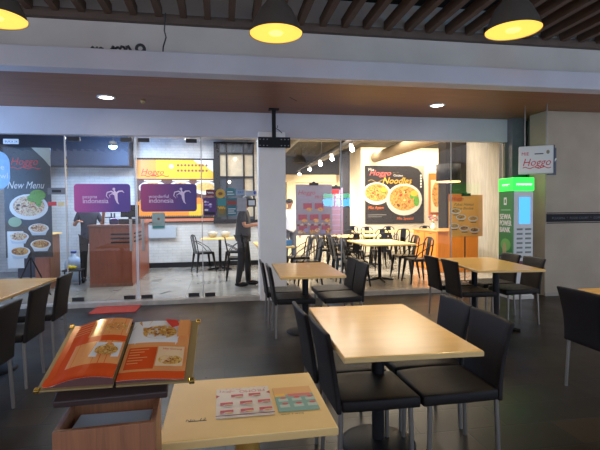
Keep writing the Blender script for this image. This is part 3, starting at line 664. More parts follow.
# track lights and ceiling services
tr = empty('light_track', (2.57, 11.5, 2.78), 0, 'long black ceiling track receding into the dining room', 'light track')
MB().b2(-.02, .02, -3.6, 4.2, 0, .035).build('rail', m_dark, tr)
for yy in (-3, 0, 3): MB().tube([(0, yy, .035), (0, yy, .67)], .006, 6).build('hanger', m_dark, tr)
names = ('nearest the glass', 'second from the glass', 'third from the glass', 'fourth from the glass', 'farthest from the glass')
proto = None
for k, yy in enumerate((8.73, 10.38, 11.65, 13.1, 14.9)):
    lab = 'track spotlight %s' % names[k]
    spot('track_light', (2.57, yy-.02, 2.6), 430, (1, .88, .70), 125, .8, .06, rot=(math.radians(32), math.radians(-34), 0))
    if proto is None:
        proto = empty('track_spotlight', (2.57, yy, 2.65), 0, lab, 'spotlight', 'spotlights on the dining track')
        MB().tube([(0, .07, .1), (0, 0, .0)], [.04, .05], 14).build('housing', m_white, proto)
        MB().tube([(0, .03, .05), (0, .06, .14)], .01, 6).build('bracket', m_dark, proto)
        MB().ball((0, -.008, -.01), (.045, .03, .045)).build('bulb', glow('spot bulb', (255, 250, 240), 38), proto)
    else: copy_tree(proto, (2.57, yy, 2.65), 0, lab)
q0 = None
for k, (xx, zz, r_, lab) in enumerate(((1.75, 3.2, .14, 'round grey air duct nearest the white column'), (3.3, 3.16, .11, 'round grey air duct right of the light track'), (4.9, 3.12, .16, 'fat pale air duct over the serving cabinet side'), (6.6, 3.2, .13, 'round pale air duct nearest the right inner wall'))):
    m = (mat('duct grey', (92, 90, 88), .5, .2), mat('duct grey', (120, 116, 110)), mat('duct cream', (150, 134, 108), .6), mat('duct cream', (150, 134, 108)))[k]
    d = MB().tube([(xx, 7.6, zz), (xx, (10.3 if k == 3 else 14.0 if xx > 4.4 else 16.9), zz)], r_, 16); tag(d.build('air_duct', m), lab, 'duct', 'ceiling ducts')
for k, (yy, lab) in enumerate(((9.2, 'pale cross beam at the ceiling nearest the glass'), (12.0, 'pale cross beam mid way in the dining room ceiling'))):
    structure('trim_%d' % (14+k), MB().b2(1.15, 8.9, yy, yy+.15, 3.3, 3.45), mat('cross beam', (120, 112, 98), .6))

# ------------------------------------------------------------------ people
def skin_obj(name, verts, edges, m, parent=None, sub=2, root=0, extra=None):
    me = bpy.data.meshes.new(name); me.from_pydata([v[:3] for v in verts], edges, [])
    o = bpy.data.objects.new(name, me); COL.objects.link(o)
    md = o.modifiers.new('skin', 'SKIN'); md.use_smooth_shade = True
    for i, v in enumerate(verts):
        r_ = v[3]; me.skin_vertices[0].data[i].radius = (r_, r_) if not isinstance(r_, tuple) else r_
        me.skin_vertices[0].data[i].use_root = (i == root)
    ss = o.modifiers.new('sub', 'SUBSURF'); ss.levels = sub; ss.render_levels = sub
    dg = bpy.context.evaluated_depsgraph_get(); dg.update()
    nm = bpy.data.meshes.new_from_object(o.evaluated_get(dg))
    if extra:
        b = bmesh.new(); b.from_mesh(nm)
        for (c, r_) in extra:
            ret = bmesh.ops.create_uvsphere(b, u_segments=10, v_segments=8, radius=1, matrix=Matrix.Translation(c) @ Matrix.Diagonal((r_[0], r_[1], r_[2], 1)))
        for f_ in b.faces: f_.smooth = True
        b.to_mesh(nm); b.free()
    bpy.data.objects.remove(o); o = bpy.data.objects.new(name, nm); COL.objects.link(o); nm.materials.clear(); nm.materials.append(m)
    for p_ in nm.polygons: p_.use_smooth = True
    if parent is not None: o.parent = parent
    return o
def person(loc, rz, label, armL, armR, shirt, pants, skin, hairc, bend=.0, head_dy=-.03, feet=((-.11, .04), (.11, -.04)), hair_long=False):
    """local facing -Y; arm = (elbow, wrist, fingers direction)"""
    t = empty('person', loc, rz, label, 'person')
    P_ = lambda x, y, z: (x, y-bend*(z-.9), z)
    V = []; E_ = []
    def v(p, r_): V.append((p[0], p[1], p[2], r_)); return len(V)-1
    pel = v((0, 0, .94), .10); sp = v(P_(0, 0, 1.1), .11); ch = v(P_(0, 0, 1.28), (.125, .105)); nb = v(P_(0, .0, 1.39), .06); nk = v(P_(0, -.005, 1.44), .047)
    h1 = v(P_(0, head_dy, 1.49), .06); h2 = v(P_(0, head_dy-.01, 1.545), .078); h3 = v(P_(0, head_dy, 1.61), .055)
    E_ += [(pel, sp), (sp, ch), (ch, nb), (nb, nk), (nk, h1), (h1, h2), (h2, h3)]
    arms = []
    for s, (el, wr, fd) in ((-1, armL), (1, armR)):
        sh = v(P_(s*.165, 0, 1.345), .05); e = v(el, .038); w_ = v(wr, .025); d = Vector(fd).normalized()
        pm = v(Vector(wr)+d*.06, .026); E_ += [(ch, sh), (sh, e), (e, w_), (w_, pm)]
        side = d.cross(Vector((0, 0, 1)));  side = side.normalized() if side.length > .1 else Vector((1, 0, 0))
        for k in range(4):
            o1 = side*(-.027+.018*k); L_ = (.065, .078, .072, .055)[k]
            a = v(Vector(wr)+d*.085+o1, .0085); b = v(Vector(wr)+d*(.085+L_*.55)+o1+Vector((0, 0, -.008)), .008); c = v(Vector(wr)+d*(.085+L_)+o1*.9+Vector((0, 0, -.03)), .007)
            E_ += [(pm, a), (a, b), (b, c)]
        a = v(Vector(wr)+d*.04+side*(-s*.03), .01); b = v(Vector(wr)+d*.08+side*(-s*.045)+Vector((0, 0, .01)), .008); E_ += [(w_, a), (a, b)]
        arms.append((el, wr))
    legs = []
    for s, (fx, fy) in ((-1, feet[0]), (1, feet[1])):
        hp = v((s*.08, 0, .84), .07); kn = v(((s*.09+fx)/2, fy*.5-.015, .47), .055); an = v((fx, fy+.02, .08), .035); toe = v((fx*1.05, fy-.13, .03), .03)
        E_ += [(pel, hp), (hp, kn), (kn, an), (an, toe)]; legs.append((fx, fy))
    hc = Vector(P_(0, head_dy, 1.55))
    ex = [((hc.x, hc.y-.085, hc.z-.01), (.013, .02, .02)), ((-.078, hc.y, hc.z), (.01, .02, .03)), ((.078, hc.y, hc.z), (.01, .02, .03)), ((0, hc.y-.074, hc.z-.045), (.022, .008, .007))]
    skin_obj('body', V, E_, skin, t, 2, 0, ex)
    for s in (-1, 1): MB().ball((s*.03, hc.y-.076, hc.z+.015), (.012, .006, .008)).build('eye', m_dark, t)
    # hair
    q = MB(); q.ball((0, hc.y+.014, hc.z+.035), (.09, .098, .078), n=16, m=10)
    if hair_long: q.ball((0, hc.y+.06, hc.z-.05), (.07, .05, .12), n=12)
    q.build('hair', hairc, t)
    # shirt
    V = []; E_ = []
    a0 = v((0, 0, .80), .165); am = v((0, 0, .95), .16); a1 = v(P_(0, 0, 1.1), .145); a2 = v(P_(0, 0, 1.28), (.145, .125)); a3 = v(P_(0, 0, 1.385), .07); E_ += [(a0, am), (am, a1), (a1, a2), (a2, a3)]
    for s, (el, wr) in zip((-1, 1), arms):
        sh = Vector(P_(s*.17, 0, 1.345)); b0 = v(sh, .063); b1 = v(sh.lerp(Vector(el), .8), .052); E_ += [(a2, b0), (b0, b1)]
    skin_obj('shirt', V, E_, shirt, t, 2)
    V = []; E_ = []
    a0 = v((0, 0, 1.0), .14)
    for s, (fx, fy) in zip((-1, 1), legs):
        b0 = v((s*.088, 0, .84), .1); b1 = v(((s*.09+fx)/2, fy*.5-.015, .47), .07); b2 = v((fx, fy+.02, .04), .052); E_ += [(a0, b0), (b0, b1), (b1, b2)]
    skin_obj('trousers', V, E_, pants, t, 2)
    for (fx, fy) in legs: MB().ball((fx, fy-.05, .04), (.048, .13, .045), n=14).build('shoe', m_black, t)
    return t
m_skin = mat('skin', (176, 124, 96), .55); m_hair = mat('dark hair', (24, 20, 20), .5, bump=.4, bscale=90)
m_tee = mat('black cotton', (17, 18, 24), .8, var=.12, scale=12); m_trs = mat('black trousers', (15, 15, 18), .8)
person((.38, 8.35, .07), math.radians(78), 'waiter in black clothes standing beside the white column reading a slip',
       ((-.2, -.06, 1.1), (-.1, -.3, 1.13), (.3, -1, .1)), ((.21, -.06, 1.1), (.1, -.3, 1.14), (-.3, -1, .1)), m_tee, m_trs, m_skin, m_hair, .05, -.07, feet=((-.1, .07), (.12, -.09)))
tag(MB().box((.78, 8.42, 1.25), (.15, .1, .003), (.0, -.25, .1)).build('paper_slip', m_white, None), 'white paper slip held by the standing waiter', 'paper')
person((-2.60, 9.55, .07), math.radians(-165+180), 'cashier in dark clothes standing left of the wooden counter, arm raised',
       ((-.25, -.05, 1.12), (-.2, -.22, 1.2), (.6, -.8, .1)), ((.26, -.08, 1.12), (.27, -.2, 1.33), (.0, -.5, 1)), mat('navy shirt', (34, 38, 58), .8), m_trs, m_skin, m_hair, .02, hair_long=True)
person((1.62, 10.9, .07), math.radians(20), 'customer in a white shirt partly hidden by the white column',
       ((-.24, 0, 1.1), (-.22, -.1, .88), (0, -.2, -1)), ((.24, 0, 1.1), (.22, -.1, .88), (0, -.2, -1)), mat('white shirt', (214, 216, 224), .8), mat('grey jeans', (70, 72, 84), .8), m_skin, m_hair, 0)

# ------------------------------------------------------------------ terrace: TV bracket, downlights, pendants
t = empty('tv_bracket', (.82, 7.05, 3.02), 0, 'empty black screen mounting bracket hanging from the brown soffit', 'bracket')
MB().b2(-.08, .08, -.06, .06, -.02, 0).build('ceiling_plate', m_black, t, .003)
MB().b2(-.03, .03, -.025, .025, -.46, -.02).build('pole', m_black, t, .004)
hol = MB().b2(-.25, .25, -.045, -.025, -.6, -.44)
for zz in (-.475, -.57):
    for xx in (-.22, -.165, -.11, .11, .165, .22): hol.b2(xx-.009, xx+.009, -.048, -.044, zz-.006, zz+.006, 1)
hol.build('mount_plate', [m_black, mat('slot', (150, 150, 150), .5)], t)
MB().tube([(.02, -.02, -.3), (.07, -.05, -.33), (.1, -.06, -.36), (.12, -.06, -.38)], .006, 6).tube([(.05, -.04, -.3), (.055, -.04, -.26)], .005, 6).build('cable', m_black, t)
for xx, yy, lab in ((-1.53, 6.6, 'round white downlight in the soffit above the glass doors'), (3.24, 6.46, 'round white downlight in the soffit left of the right wall')):
    t = empty('downlight', (xx, yy, 3.02), 0, lab, 'downlight', 'downlights in the brown soffit')
    MB().lathe([(.085, 0), (.12, 0), (.12, -.012), (.1, -.018), (.085, -.008), (.085, 0)], n=28).build('ring', m_white, t)
    MB().lathe([(0, -.010), (.088, -.006)], n=28).build('bulb', glow('downlight glow', (255, 246, 232), 22), t)
    spot('downlight_light', (xx, yy, 2.98), 55, (1, .9, .78), 140, .8, .08)
tag(MB().lathe([(0, 0), (.035, 0), (.03, -.03), (.015, -.05), (0, -.05)], (-1.07, 6.72, 3.02), 16).build('smoke_detector', mat('brass', (190, 170, 120), .3, .7)), 'small brass sprinkler head in the soffit', 'sprinkler')
tag(MB().b2(-.003, .003, -.12, .12, -.004, 0).build('soffit_crack', m_dark, None, loc=(1.02, 6.38, 3.02), rot=(0, 0, -.6)), 'short dark scratch on the brown soffit', 'scratch')
def pendant(x, y, lab, first=[None]):
    if first[0] is None:
        t = empty('pendant_lamp', (x, y, 2.7), 0, lab, 'pendant lamp', 'black pendant lamps over the terrace')
        MB().lathe([(.19, 0), (.185, .012), (.165, .07), (.12, .16), (.075, .215), (.06, .235), (.058, .36), (.0, .37)], n=44).build('lamp_shade', mat('shade grey', (96, 88, 80), .35, .3), t)
        MB().lathe([(.186, 0.001), (.18, .014), (.16, .07), (.115, .155), (.07, .21), (0, .215)], n=44).build('shade_lining', mat('yellow lining', (248, 206, 110), .5), t)
        MB().lathe([(0, .008), (.186, .006)], n=44).build('diffuser', glow('amber diffuser', (255, 208, 88), 1.0), t)
        MB().ball((0, 0, .006), (.05, .05, .012)).build('bulb', glow('amber bulb', (255, 214, 110), 1.6), t)
        MB().tube([(0, 0, .36), (0, 0, 1.0)], .008, 8).build('cord', m_black, t)
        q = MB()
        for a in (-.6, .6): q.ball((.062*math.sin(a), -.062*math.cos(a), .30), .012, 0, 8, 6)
        q.build('screws', mat('screw painted glint', (250, 240, 210), .15, 1, emit=.8), t)  # screws emit a little, standing in for a glint
        first[0] = t
    else: t = copy_tree(first[0], (x, y, 2.7), 0, lab)
    spot('pendant_light', (x, y, 2.69), 52, (1, .76, .42), 150, .7, .12)
pendant(.40, 3.24, 'middle black pendant lamp glowing yellow over the central table')
pendant(-1.42, 3.25, 'left black pendant lamp cut by the picture edge')
pendant(2.05, 2.94, 'right black pendant lamp glowing pale yellow')
pendant(3.9, 3.0, 'added pendant lamp beyond the right picture edge')  # unseen extra pendant, added to warm the right wall
# cables on the beam ledge
m_cable = mat('cable', (66, 66, 70), .6)
tag(MB().tube([(-1.38+.012*i, 5.3+.02*math.sin(i*1.7), 3.215+.03*abs(math.sin(i*.9))) for i in range(12)], .012, 6).build('cable_bundle', m_cable), 'small tangle of grey cable on the left of the beam ledge', 'cable')
tag(MB().tube([(-1.18+.014*i, 5.31+.04*math.sin(i*1.3), 3.215+.055*abs(math.sin(i*.8))) for i in range(17)], .014, 6).build('cable_bundle', m_cable), 'larger pile of grey cable in the middle of the beam ledge', 'cable')
q = MB()
for r_ in (.05, .042, .034): q.tube([(-.86+r_*math.cos(a*PI/8), 5.3+.008*(r_*100 % 3), 3.255+r_*math.sin(a*PI/8)) for a in range(17)], .01, 6)
tag(q.build('cable_coil', m_cable), 'round coil of cable standing on the beam ledge', 'cable')
tag(MB().tube([(-.6, 5.45, 3.72), (-.61, 5.4, 3.5), (-.59, 5.38, 3.42), (-.62, 5.35, 3.3), (-.62, 5.3, 3.2)], .008, 6).build('hanging_cable', m_cable), 'thin cable dropping from the slatted ceiling to the beam', 'cable')

# ------------------------------------------------------------------ power bank kiosk
kg = mat('kiosk green', (52, 130, 70), .45); ks = mat('kiosk grey', (214, 214, 210), .4, var=.04)
t = empty('power_bank_kiosk', (4.68, 6.62, 0), 0, 'tall green and grey power bank rental kiosk with lit green top', 'kiosk')
MB().b2(-.15, .19, -.17, .2, .06, 1.72).build('body', ks, t, .012)
MB().b2(-.165, -.15, -.165, .195, .06, 1.72).build('green_side', kg, t)
MB().b2(-.18, .2, -.19, .22, 0, .06).build('base', mat('kiosk base', (200, 196, 188), .5), t, .008)
MB().b2(-.168, .2, -.18, .21, 1.72, 1.93).build('light_box', glow('lit green', (40, 235, 70), 1.1), t, .01)
P = Print(.00025); gw = glow('pale lit lettering', (190, 255, 190), 1.3)
P.rect(-.12, 1.815, .16, 1.835, gw); P.text('POWER BANK', -.12, 1.80, .042, gw); P.text('24 jam', .08, 1.745, .025, kg)
pr = P.build(t, 'lettering'); pr.location = (0, -.18, 0)
P = Print(.00025)
P.rect(-.1, 1.82, .1, 1.832, gw); P.text('POWER', -.1, 1.80, .045, gw)
pr = P.build(t, 'lettering'); pr.location = (-.169, .01, 0); pr.rotation_euler = (0, 0, -PI/2)
P = Print(.00025)
P.rect(-.055, 1.5, .02, 1.62, m_white); P.rect(-.035, 1.53, 0, 1.59, kg); P.rect(-.13, 1.41, .12, 1.43, mat('pale green', (130, 180, 140), .5))
for k, wd_ in enumerate(('SEWA', 'POWER', 'BANK')): [P.text(wd_, -.165+dx, 1.27-k*.105, .125, m_white, sx=(.86, .70, .84)[k]) for dx in (0, .005, .01)]
P.ell(0, .86, .13, .1, mat('light leaf', (110, 176, 90), .5)); P.ell(-.03, .78, .05, .12, mat('arm', (170, 160, 110), .5)); P.rect(-.17, .6, .17, .68, mat('navy strip', (30, 50, 90), .5)); P.text('GRATIS', -.14, .62, .05, m_white)
pr = P.build(t, 'lettering'); pr.location = (-.166, .01, 0); pr.rotation_euler = (0, 0, -PI/2)
MB().b2(-.06, .13, -.178, -.165, 1.2, 1.62).build('screen', glow('blue screen', (70, 160, 250), 1.1), t)
for c in range(2):
    for r_ in range(7): MB().b2(-.1+c*.15, .0+c*.15, -.18, -.168, .66+r_*.073, .69+r_*.073).build('slot', mat('slot grey', (120, 128, 120), .4), t, .004)
MB().b2(-.11, .16, -.178, -.168, .56, .61).build('payment_strip', mat('maroon strip', (110, 50, 70), .5), t)
# hanging light-box sign
t = empty('hanging_sign', (4.72, 6.2, 1.97), math.radians(-33), 'white box sign with red script hanging above the kiosk', 'sign')
MB().b2(-.235, .235, 0, .12, 0, .42).build('sign_box', mat('sign white', (224, 224, 214), .4), t, .008)
MB().b2(.235, .25, .0, .12, 0, .42).build('dark_face', mat('sign slate', (52, 66, 82), .4), t)
P = Print(.00025); P.text('Hoggo', -.19, .12, .16, m_red, shear=.3, sx=.9); P.wave(-.18, .09, .38, m_red, .012, .012); P.text('MIE', -.2, .28, .07, m_red)
P.rect(-.02, .29, .1, .305, m_dark); P.ell(.16, .32, .022, .03, mat('badge olive', (140, 130, 100), .5)); P.build(t, 'lettering')
P = Print(.00025); P.stroke([(.02, .2), (.045, .14), (.11, .28)], .02, m_white); pr = P.build(t, 'lettering'); pr.location = (.25, .0, 0); pr.rotation_euler = (0, 0, PI/2)
for xx in (-.15, .15): MB().tube([(xx, .06, .42), (xx, .06, 1.05)], .008, 8).build('hanger', m_steel, t)
# black sign panel beyond the hanging sign on the wall
o, W, H = board('wall_plaque', 'dark slate plaque with a white tick beside the hanging sign', 'sign', 5.22, 5.37, 6.57, 1.98, 2.42, mat('sign slate', (52, 66, 82)), .02)
P = Print(.00025); P.stroke([(.0, .18), (.04, .12), (.15, .27)], .022, m_white); P.build(o)
# stripe band on the right wall
o, W, H = board('wall_stripe', 'dark lettered band between two thin lines on the grey wall', 'wall stripe', 5.22, 9.0, 6.592, 1.215, 1.345, mat('band navy', (20, 22, 28), .6, spec=.2), .008)
P = Print(.00025)
for zz in (-.025, H+.01): P.rect(0, zz, W, zz+.014, m_black)
P.text('PUJASERA  *  FOOD COURT  *  COFFEE  *  SNACK  *  PUJASERA  *  FOOD COURT', .1, .045, .05, mat('band grey', (84, 88, 96), .5), spacing=1.1); P.build(o)

# red mat
t = MB().prism([(-.32, -.27), (.32, -.27), (.32, .27), (-.32, .27)], 0, .012).build('door_mat', mat('red mat', (190, 64, 44), .9, var=.15, scale=30, bump=.6, bscale=200), None, .004, loc=(-1.56, 7.06, 0)); tag(t, 'red rectangular door mat in front of the glass doors', 'mat')
for xx, yy, a, lab in ((-.07, 9.56, 0, 'short dark tape mark on the indoor floor below the wall table'), (-1.3, 9.4, -.5, 'short dark tape mark on the indoor floor beside the counter'), (-.96, 7.95, -.5, 'short dark tape mark just inside the right glass door')):
    tag(MB().b2(-.025, .025, -.14, .14, 0, .002).build('floor_mark', m_dark, None, loc=(xx, yy, .07), rot=(0, 0, a)), lab, 'floor mark', 'tape marks on the indoor floor')

# ------------------------------------------------------------------ terrace chairs (front = +X)
def make_chair():
    t = empty('terrace_chair')
    # seat
    N = 10; top = []; s = MB()
    def slab(fn, nu, nv, th, name, bevel):
        vs = []; fs = []
        for side in (0, 1):
            for j in range(nv+1):
                for i in range(nu+1): vs.append(fn(i/nu, j/nv, side*th))
        W_ = nu+1; K = W_*(nv+1)
        for j in range(nv):
            for i in range(nu):
                a = j*W_+i; fs.append((a, a+1, a+W_+1, a+W_)); fs.append((K+a, K+a+W_, K+a+W_+1, K+a+1))
        for j in range(nv):
            a = j*W_; fs.append((a, a+W_, K+a+W_, K+a)); a = j*W_+nu; fs.append((a, K+a, K+a+W_, a+W_))
        for i in range(nu):
            a = i; fs.append((a, K+a, K+a+1, a+1)); a = nv*W_+i; fs.append((a, a+1, K+a+1, K+a))
        b = MB(); b.add(vs, fs, 0, True); o_ = b.build(name, m_fau, t); 
        bv = o_.modifiers.new('bevel', 'BEVEL'); bv.width = bevel; bv.segments = 2; bv.limit_method = 'ANGLE'; bv.angle_limit = 1
        return o_
    def seatf(u, v, h):
        x = -.2+.44*u; wv = .205+.012*math.sin(PI*u); y = (v-.5)*2*wv
        return (x, y, .45-h-.012*math.sin(PI*u)*math.sin(PI*v)-(.01*u**4))
    slab(seatf, 8, 8, .062, 'seat', .012)
    def backf(u, v, h):
        z = .38+.435*v; x = -.2-.015*math.sin(v*1.3)-.05*v**1.8+.012*math.cos((u-.5)*PI)*-1*v
        wv = .205-.022*math.sin(PI*v*.9)+.02*v; y = (u-.5)*2*wv
        return (x-h, y, z+.006*math.sin(PI*u)*v)
    slab(backf, 8, 12, .028, 'backrest', .01)
    for a in (-1, 1):
        MB().tube([(.19, a*.175, .40), (.2, a*.185, 0)], [.014, .012], 10).build('leg', m_leg, t)
        MB().tube([(-.2, a*.175, .42), (-.215, a*.185, 0)], [.014, .012], 10).build('leg', m_leg, t)
    return t
m_leg = mat('brushed grey leg', (146, 140, 134), .35, .8)
CH = make_chair(); cused = [0]
def chair(x, y, deg, label, group='dark resin terrace chairs'):
    rz = math.radians(deg)
    if not cused[0]:
        cused[0] = 1; CH.location = (x, y, 0); CH.rotation_euler = (0, 0, rz); CH['category'] = 'chair'; return tag(CH, label, 'chair', group)
    return copy_tree(CH, (x, y, 0), rz, label, group)
def table(x, y, sx, sy, deg, label, bases, disc=True, m=None):
    t = empty('terrace_table', (x, y, 0), math.radians(deg), label, 'table')
    MB().b2(-sx/2, sx/2, -sy/2, sy/2, .727, .75).build('tabletop', m or m_lam, t, .004)
    e = MB(); e.b2(-sx/2-.002, sx/2+.002, -sy/2-.002, sy/2+.002, .722, .7465).build('edge_band', m_lamedge, t, .003)
    for bx, by in bases:
        MB().b2(bx-.2, bx+.2, by-.2, by+.2, .706, .722).build('mounting_plate', m_blackmetal, t)
        MB().tube([(bx, by, .02), (bx, by, .706)], .038, 16).build('column', m_black, t)
        if disc: MB().lathe([(0, .035), (.05, .035), (.2, .02), (.23, .008), (.23, 0), (0, 0)], (bx, by, 0), 36).build('base', m_black, t)
        else:
            q = MB()
            for k in range(4): q.tube([(bx, by, .03), (bx+.28*math.cos(k*PI/2+.78), by+.28*math.sin(k*PI/2+.78), .012)], [.03, .015], 8)
            q.build('base', m_black, t)
    return t
# A: central table
table(.935, 2.60, .7, 1.13, -2.5, 'beige rectangular terrace table in the centre, reflecting the lamps', [(.0, .05)])
chair(.80, 2.46, 1, 'dark chair tucked at the near left of the central table')
chair(.77, 2.90, 1, 'dark chair at the far left of the central table')
chair(1.30, 2.46, 179, 'dark chair at the near right of the central table')
chair(1.32, 2.91, 179, 'dark chair at the far right of the central table')
# B
table(.97, 5.29, .7, 1.25, -2, 'beige terrace table behind the central one, in front of the white column', [(0, 0)])
chair(.80, 5.22, 0, 'dark chair at the near left of the table before the column')
chair(.76, 5.68, 0, 'dark chair at the far left of the table before the column')
chair(1.38, 5.2, 180, 'dark chair at the near right of the table before the column')
chair(1.40, 5.68, 180, 'dark chair at the far right of the table before the column')
# C
table(3.3, 5.28, .78, 1.35, -7, 'beige terrace table in front of the orange poster and kiosk', [(0, -.3), (0, .3)], False)
chair(3.03, 5.16, -2, 'dark chair at the near left of the kiosk side table')
chair(3.03, 5.66, -2, 'dark chair at the far left of the kiosk side table')
chair(3.66, 5.2, 178, 'dark chair at the near right of the kiosk side table')
chair(3.68, 5.7, 178, 'dark chair at the far right of the kiosk side table')
# D left
table(-2.13, 4.55, .72, 1.35, -2, 'long beige terrace table at the left picture edge', [(0, 0)])
table(-2.18, 3.15, .72, 1.3, -2, 'second beige terrace table joined to the long one, mostly out of view', [(0, 0)])
chair(-1.86, 4.95, 180, 'dark chair at the left table, farthest of its row of three')
chair(-1.82, 4.2, 180, 'dark chair at the left table, middle of its row of three')
chair(-1.76, 3.45, 180, 'dark chair at the left table, nearest of its row of three')
# G right
table(3.38, 2.84, .74, 1.15, 0, 'beige terrace table at the right picture edge', [(0, 0)])
chair(2.96, 3.04, 0, 'dark chair at the right picture edge, left of the cut off table')
# F near small table
tf = table(.08, 1.65, .56, .5, 0, 'small pale table in the foreground holding two leaflets', [(0, 0)], m=m_lamw)
MB().tube([(0, 0, .1), (0, 0, .7)], .045, 18).build('column_sleeve', mat('brass sleeve', (170, 130, 60), .4, .5), tf)
P = Print(.00005)
P.text('No. 12', -.21, -.125, .024, m_dark, shear=.2, rot=.05); P.rect(-.2, -.128, -.14, -.122, m_dark); P.text('untuk 2 orang', .11, -.135, .014, m_dark)
pr = P.build(tf, 'table_marking'); pr.location = (0, 0, .7502); pr.rotation_euler = (-PI/2, 0, 0)

# leaflets
def leaflet(name, label, x, y, rz, W, H, col, fn, z=.7512, th=.002):
    o_ = MB().b2(0, W, 0, th, 0, H).build(name, mat(name+label[:8], col, .4), None, loc=(x, y, z+th), rot=(-PI/2, 0, rz))
    tag(o_, label, 'leaflet'); P = Print(.00005); fn(P, W, H); P.build(o_); return o_
def l1(P, W, H):
    dr = mat('flyer red', (196, 36, 40), .4)
    P.text('PROMO', W-.015, H-.025, .035, dr, align='LEFT', rot=PI, sx=.8); P.text('Hoggo', .01, H-.035, .022, dr, shear=.3)
    for i in range(22): P.ell(random.uniform(.01, W-.01), random.uniform(H-.02, H-.002), .002, .002, dr, n=6)
    for r_, us in enumerate(((.055, .12), (.015, .085, .15), (.015, .085, .15))):
        for u in us:
            v = H-.10-r_*.068; P.rect(u, v+.012, u+.045, v+.035, dr); P.ell(u+.03, v+.008, .02, .011, m_white); P.ell(u+.03, v+.009, .015, .007, m_noodle); P.chunks(u+.03, v+.009, .013, .006, 8)
    P.poly([(W, H-.06), (W-.015, H-.075), (W, H-.09)], dr); P.poly([(0, H-.07), (.014, H-.08), (0, H-.1)], dr); P.rect(0, 0, W, .006, mat('flyer maroon', (120, 40, 60), .4))
leaflet('promo_leaflet', 'white and red promo leaflet lying on the small foreground table', -.03, 1.525, 0, .20, .25, (236, 224, 212), l1)
def l2(P, W, H):
    P.rect(0, H-.07, W, H, mat('flyer peach', (232, 170, 90), .4)); P.rect(.0, H-.085, .04, H-.06, m_yellow); P.rect(.05, H-.09, W-.01, H-.065, mat('flyer coral', (214, 100, 96), .4))
    for r_ in range(2):
        for k in range(3): P.rect(.01+k*.05, .03+r_*.05, .045+k*.05, .055+r_*.05, mat('pale teal', (180, 206, 196), .4)); P.ell(.03+k*.05, .06+r_*.05, .012, .008, m_red)
leaflet('teal_leaflet', 'teal and orange leaflet in glossy sleeve beside the promo leaflet', .185, 1.535, 0, .145, .21, (112, 166, 156), l2)

# ------------------------------------------------------------------ lectern with open menu
t = empty('menu_lectern', (-.305, 1.22, 0), .05, 'brown wooden lectern box with an open top, under the open menu', 'lectern')
m_lec = mat('lectern veneer', (136, 88, 58), .45, var=.2, scale=5, stretch=(12, 12, .6), wood=True)
MB().b2(-.125, .125, 0, .015, .0, .895).build('front_panel', m_lec, t, .002)
MB().b2(-.125, -.11, .015, .16, .0, .895).build('side_panel', m_lec, t, .002)
MB().b2(.11, .125, .015, .16, .0, .895).build('side_panel', m_lec, t, .002)
MB().b2(-.125, .125, .16, .175, .0, .93).build('back_panel', m_lec, t, .002)
MB().b2(-.11, .11, .015, .16, .78, .79).build('shelf', m_wood2, t)
tag(MB().b2(-.405, -.205, 1.25, 1.365, .792, .872).build('paper_stack', mat('pale blue paper', (190, 204, 214), .7), None, .003), 'pale blue paper stack inside the open lectern box', 'paper stack')
MB().box((0, .265, .985), (.30, .36, .022), (.33, 0, 0)).build('reading_board', mat('dark board', (58, 44, 42), .5), t, .004)
# open menu: local frame x right, y up the page, z out of the page
mn = empty('menu_book', (-.305, 1.335, .956), 0, 'thick open menu with glossy food pages lying on the lectern', 'menu', rot=(math.radians(19.5), 0, math.radians(-1)))
m_cover = mat('gold cover', (150, 128, 84), .45, .2)
MB().b2(-.205, -.004, -.005, .31, 0, .006).build('cover', m_cover, mn, .002); MB().b2(.004, .215, -.005, .31, 0, .006).build('cover', m_cover, mn, .002)
def page(side, name, lift, mname):
    n = 14; q = MB(); vs = []
    for j in (0, 1):
        for i in range(n+1):
            u = i/n; h = .008+lift*math.sin(min(1, u*1.15+.02)*PI)**.8*.5+lift*.5*(1-u)
            vs.append((side*(.003+u*.188), .004+j*.298, h))
    fs = [((i, i+1, n+2+i, n+1+i) if side > 0 else (i+1, i, n+1+i, n+2+i)) for i in range(n)]
    q.add(vs, fs, 0, True)
    vb = [(v_[0], v_[1], .006) for v_ in vs]; K = len(vs)
    q.add(vs+vb, [(i, K+i, K+i+1, i+1) for i in range(n)]+[(n+1+i, n+2+i, K+n+2+i, K+n+1+i) for i in range(n)]+[(n, K+n, K+2*n+1, 2*n+1)], 1)
    return q, lift
def hgt(u, lift): return .008+lift*math.sin(min(1, u*1.15+.02)*PI)**.8*.5+lift*.5*(1-u)
def pageprint(side, lift, items, parent):
    """items: list of (kind, args, material); drawn on curved page by remapping height"""
    P = Print(.00005)
    for k in items: k(P)
    vs = []
    for (u, y, v_) in P.mb.v:
        uu = u/.19 if side > 0 else (1-u/.19)
        uu = max(0, min(1, uu)); X = .003+.188*uu
        vs.append((side*X, .004+v_, hgt(uu, lift)-y+.0006))
    P.mb.v = vs; return P.mb.build('page_print', P.m, parent)
def grid(P, u0, v0, u1, v1, m, n=10):
    P.k += 1; y = -P.k*P.eps
    for i in range(n):
        a, b = u0+(u1-u0)*i/n, u0+(u1-u0)*(i+1)/n; P.mb.add([(a, y, v0), (b, y, v0), (b, y, v1), (a, y, v1)], [(0, 1, 2, 3)], P.mi(m))
m_page = mat('page paper', (236, 226, 214), .16); m_pedge = mat('page edges', (96, 62, 60), .6)
mo = mat('menu page orange', (226, 88, 38), .16); mo2 = mat('menu page peach', (236, 160, 96), .16); mw = mat('menu page white', (232, 230, 226), .16)
m_rice = foodmat('fried noodle photo', [(110, 60, 20), (206, 150, 60), (232, 190, 100), (160, 80, 30)], 90)
q, lf = page(1, 'page', .010, 'r'); pg = q.build('page', [m_page, m_pedge], mn)
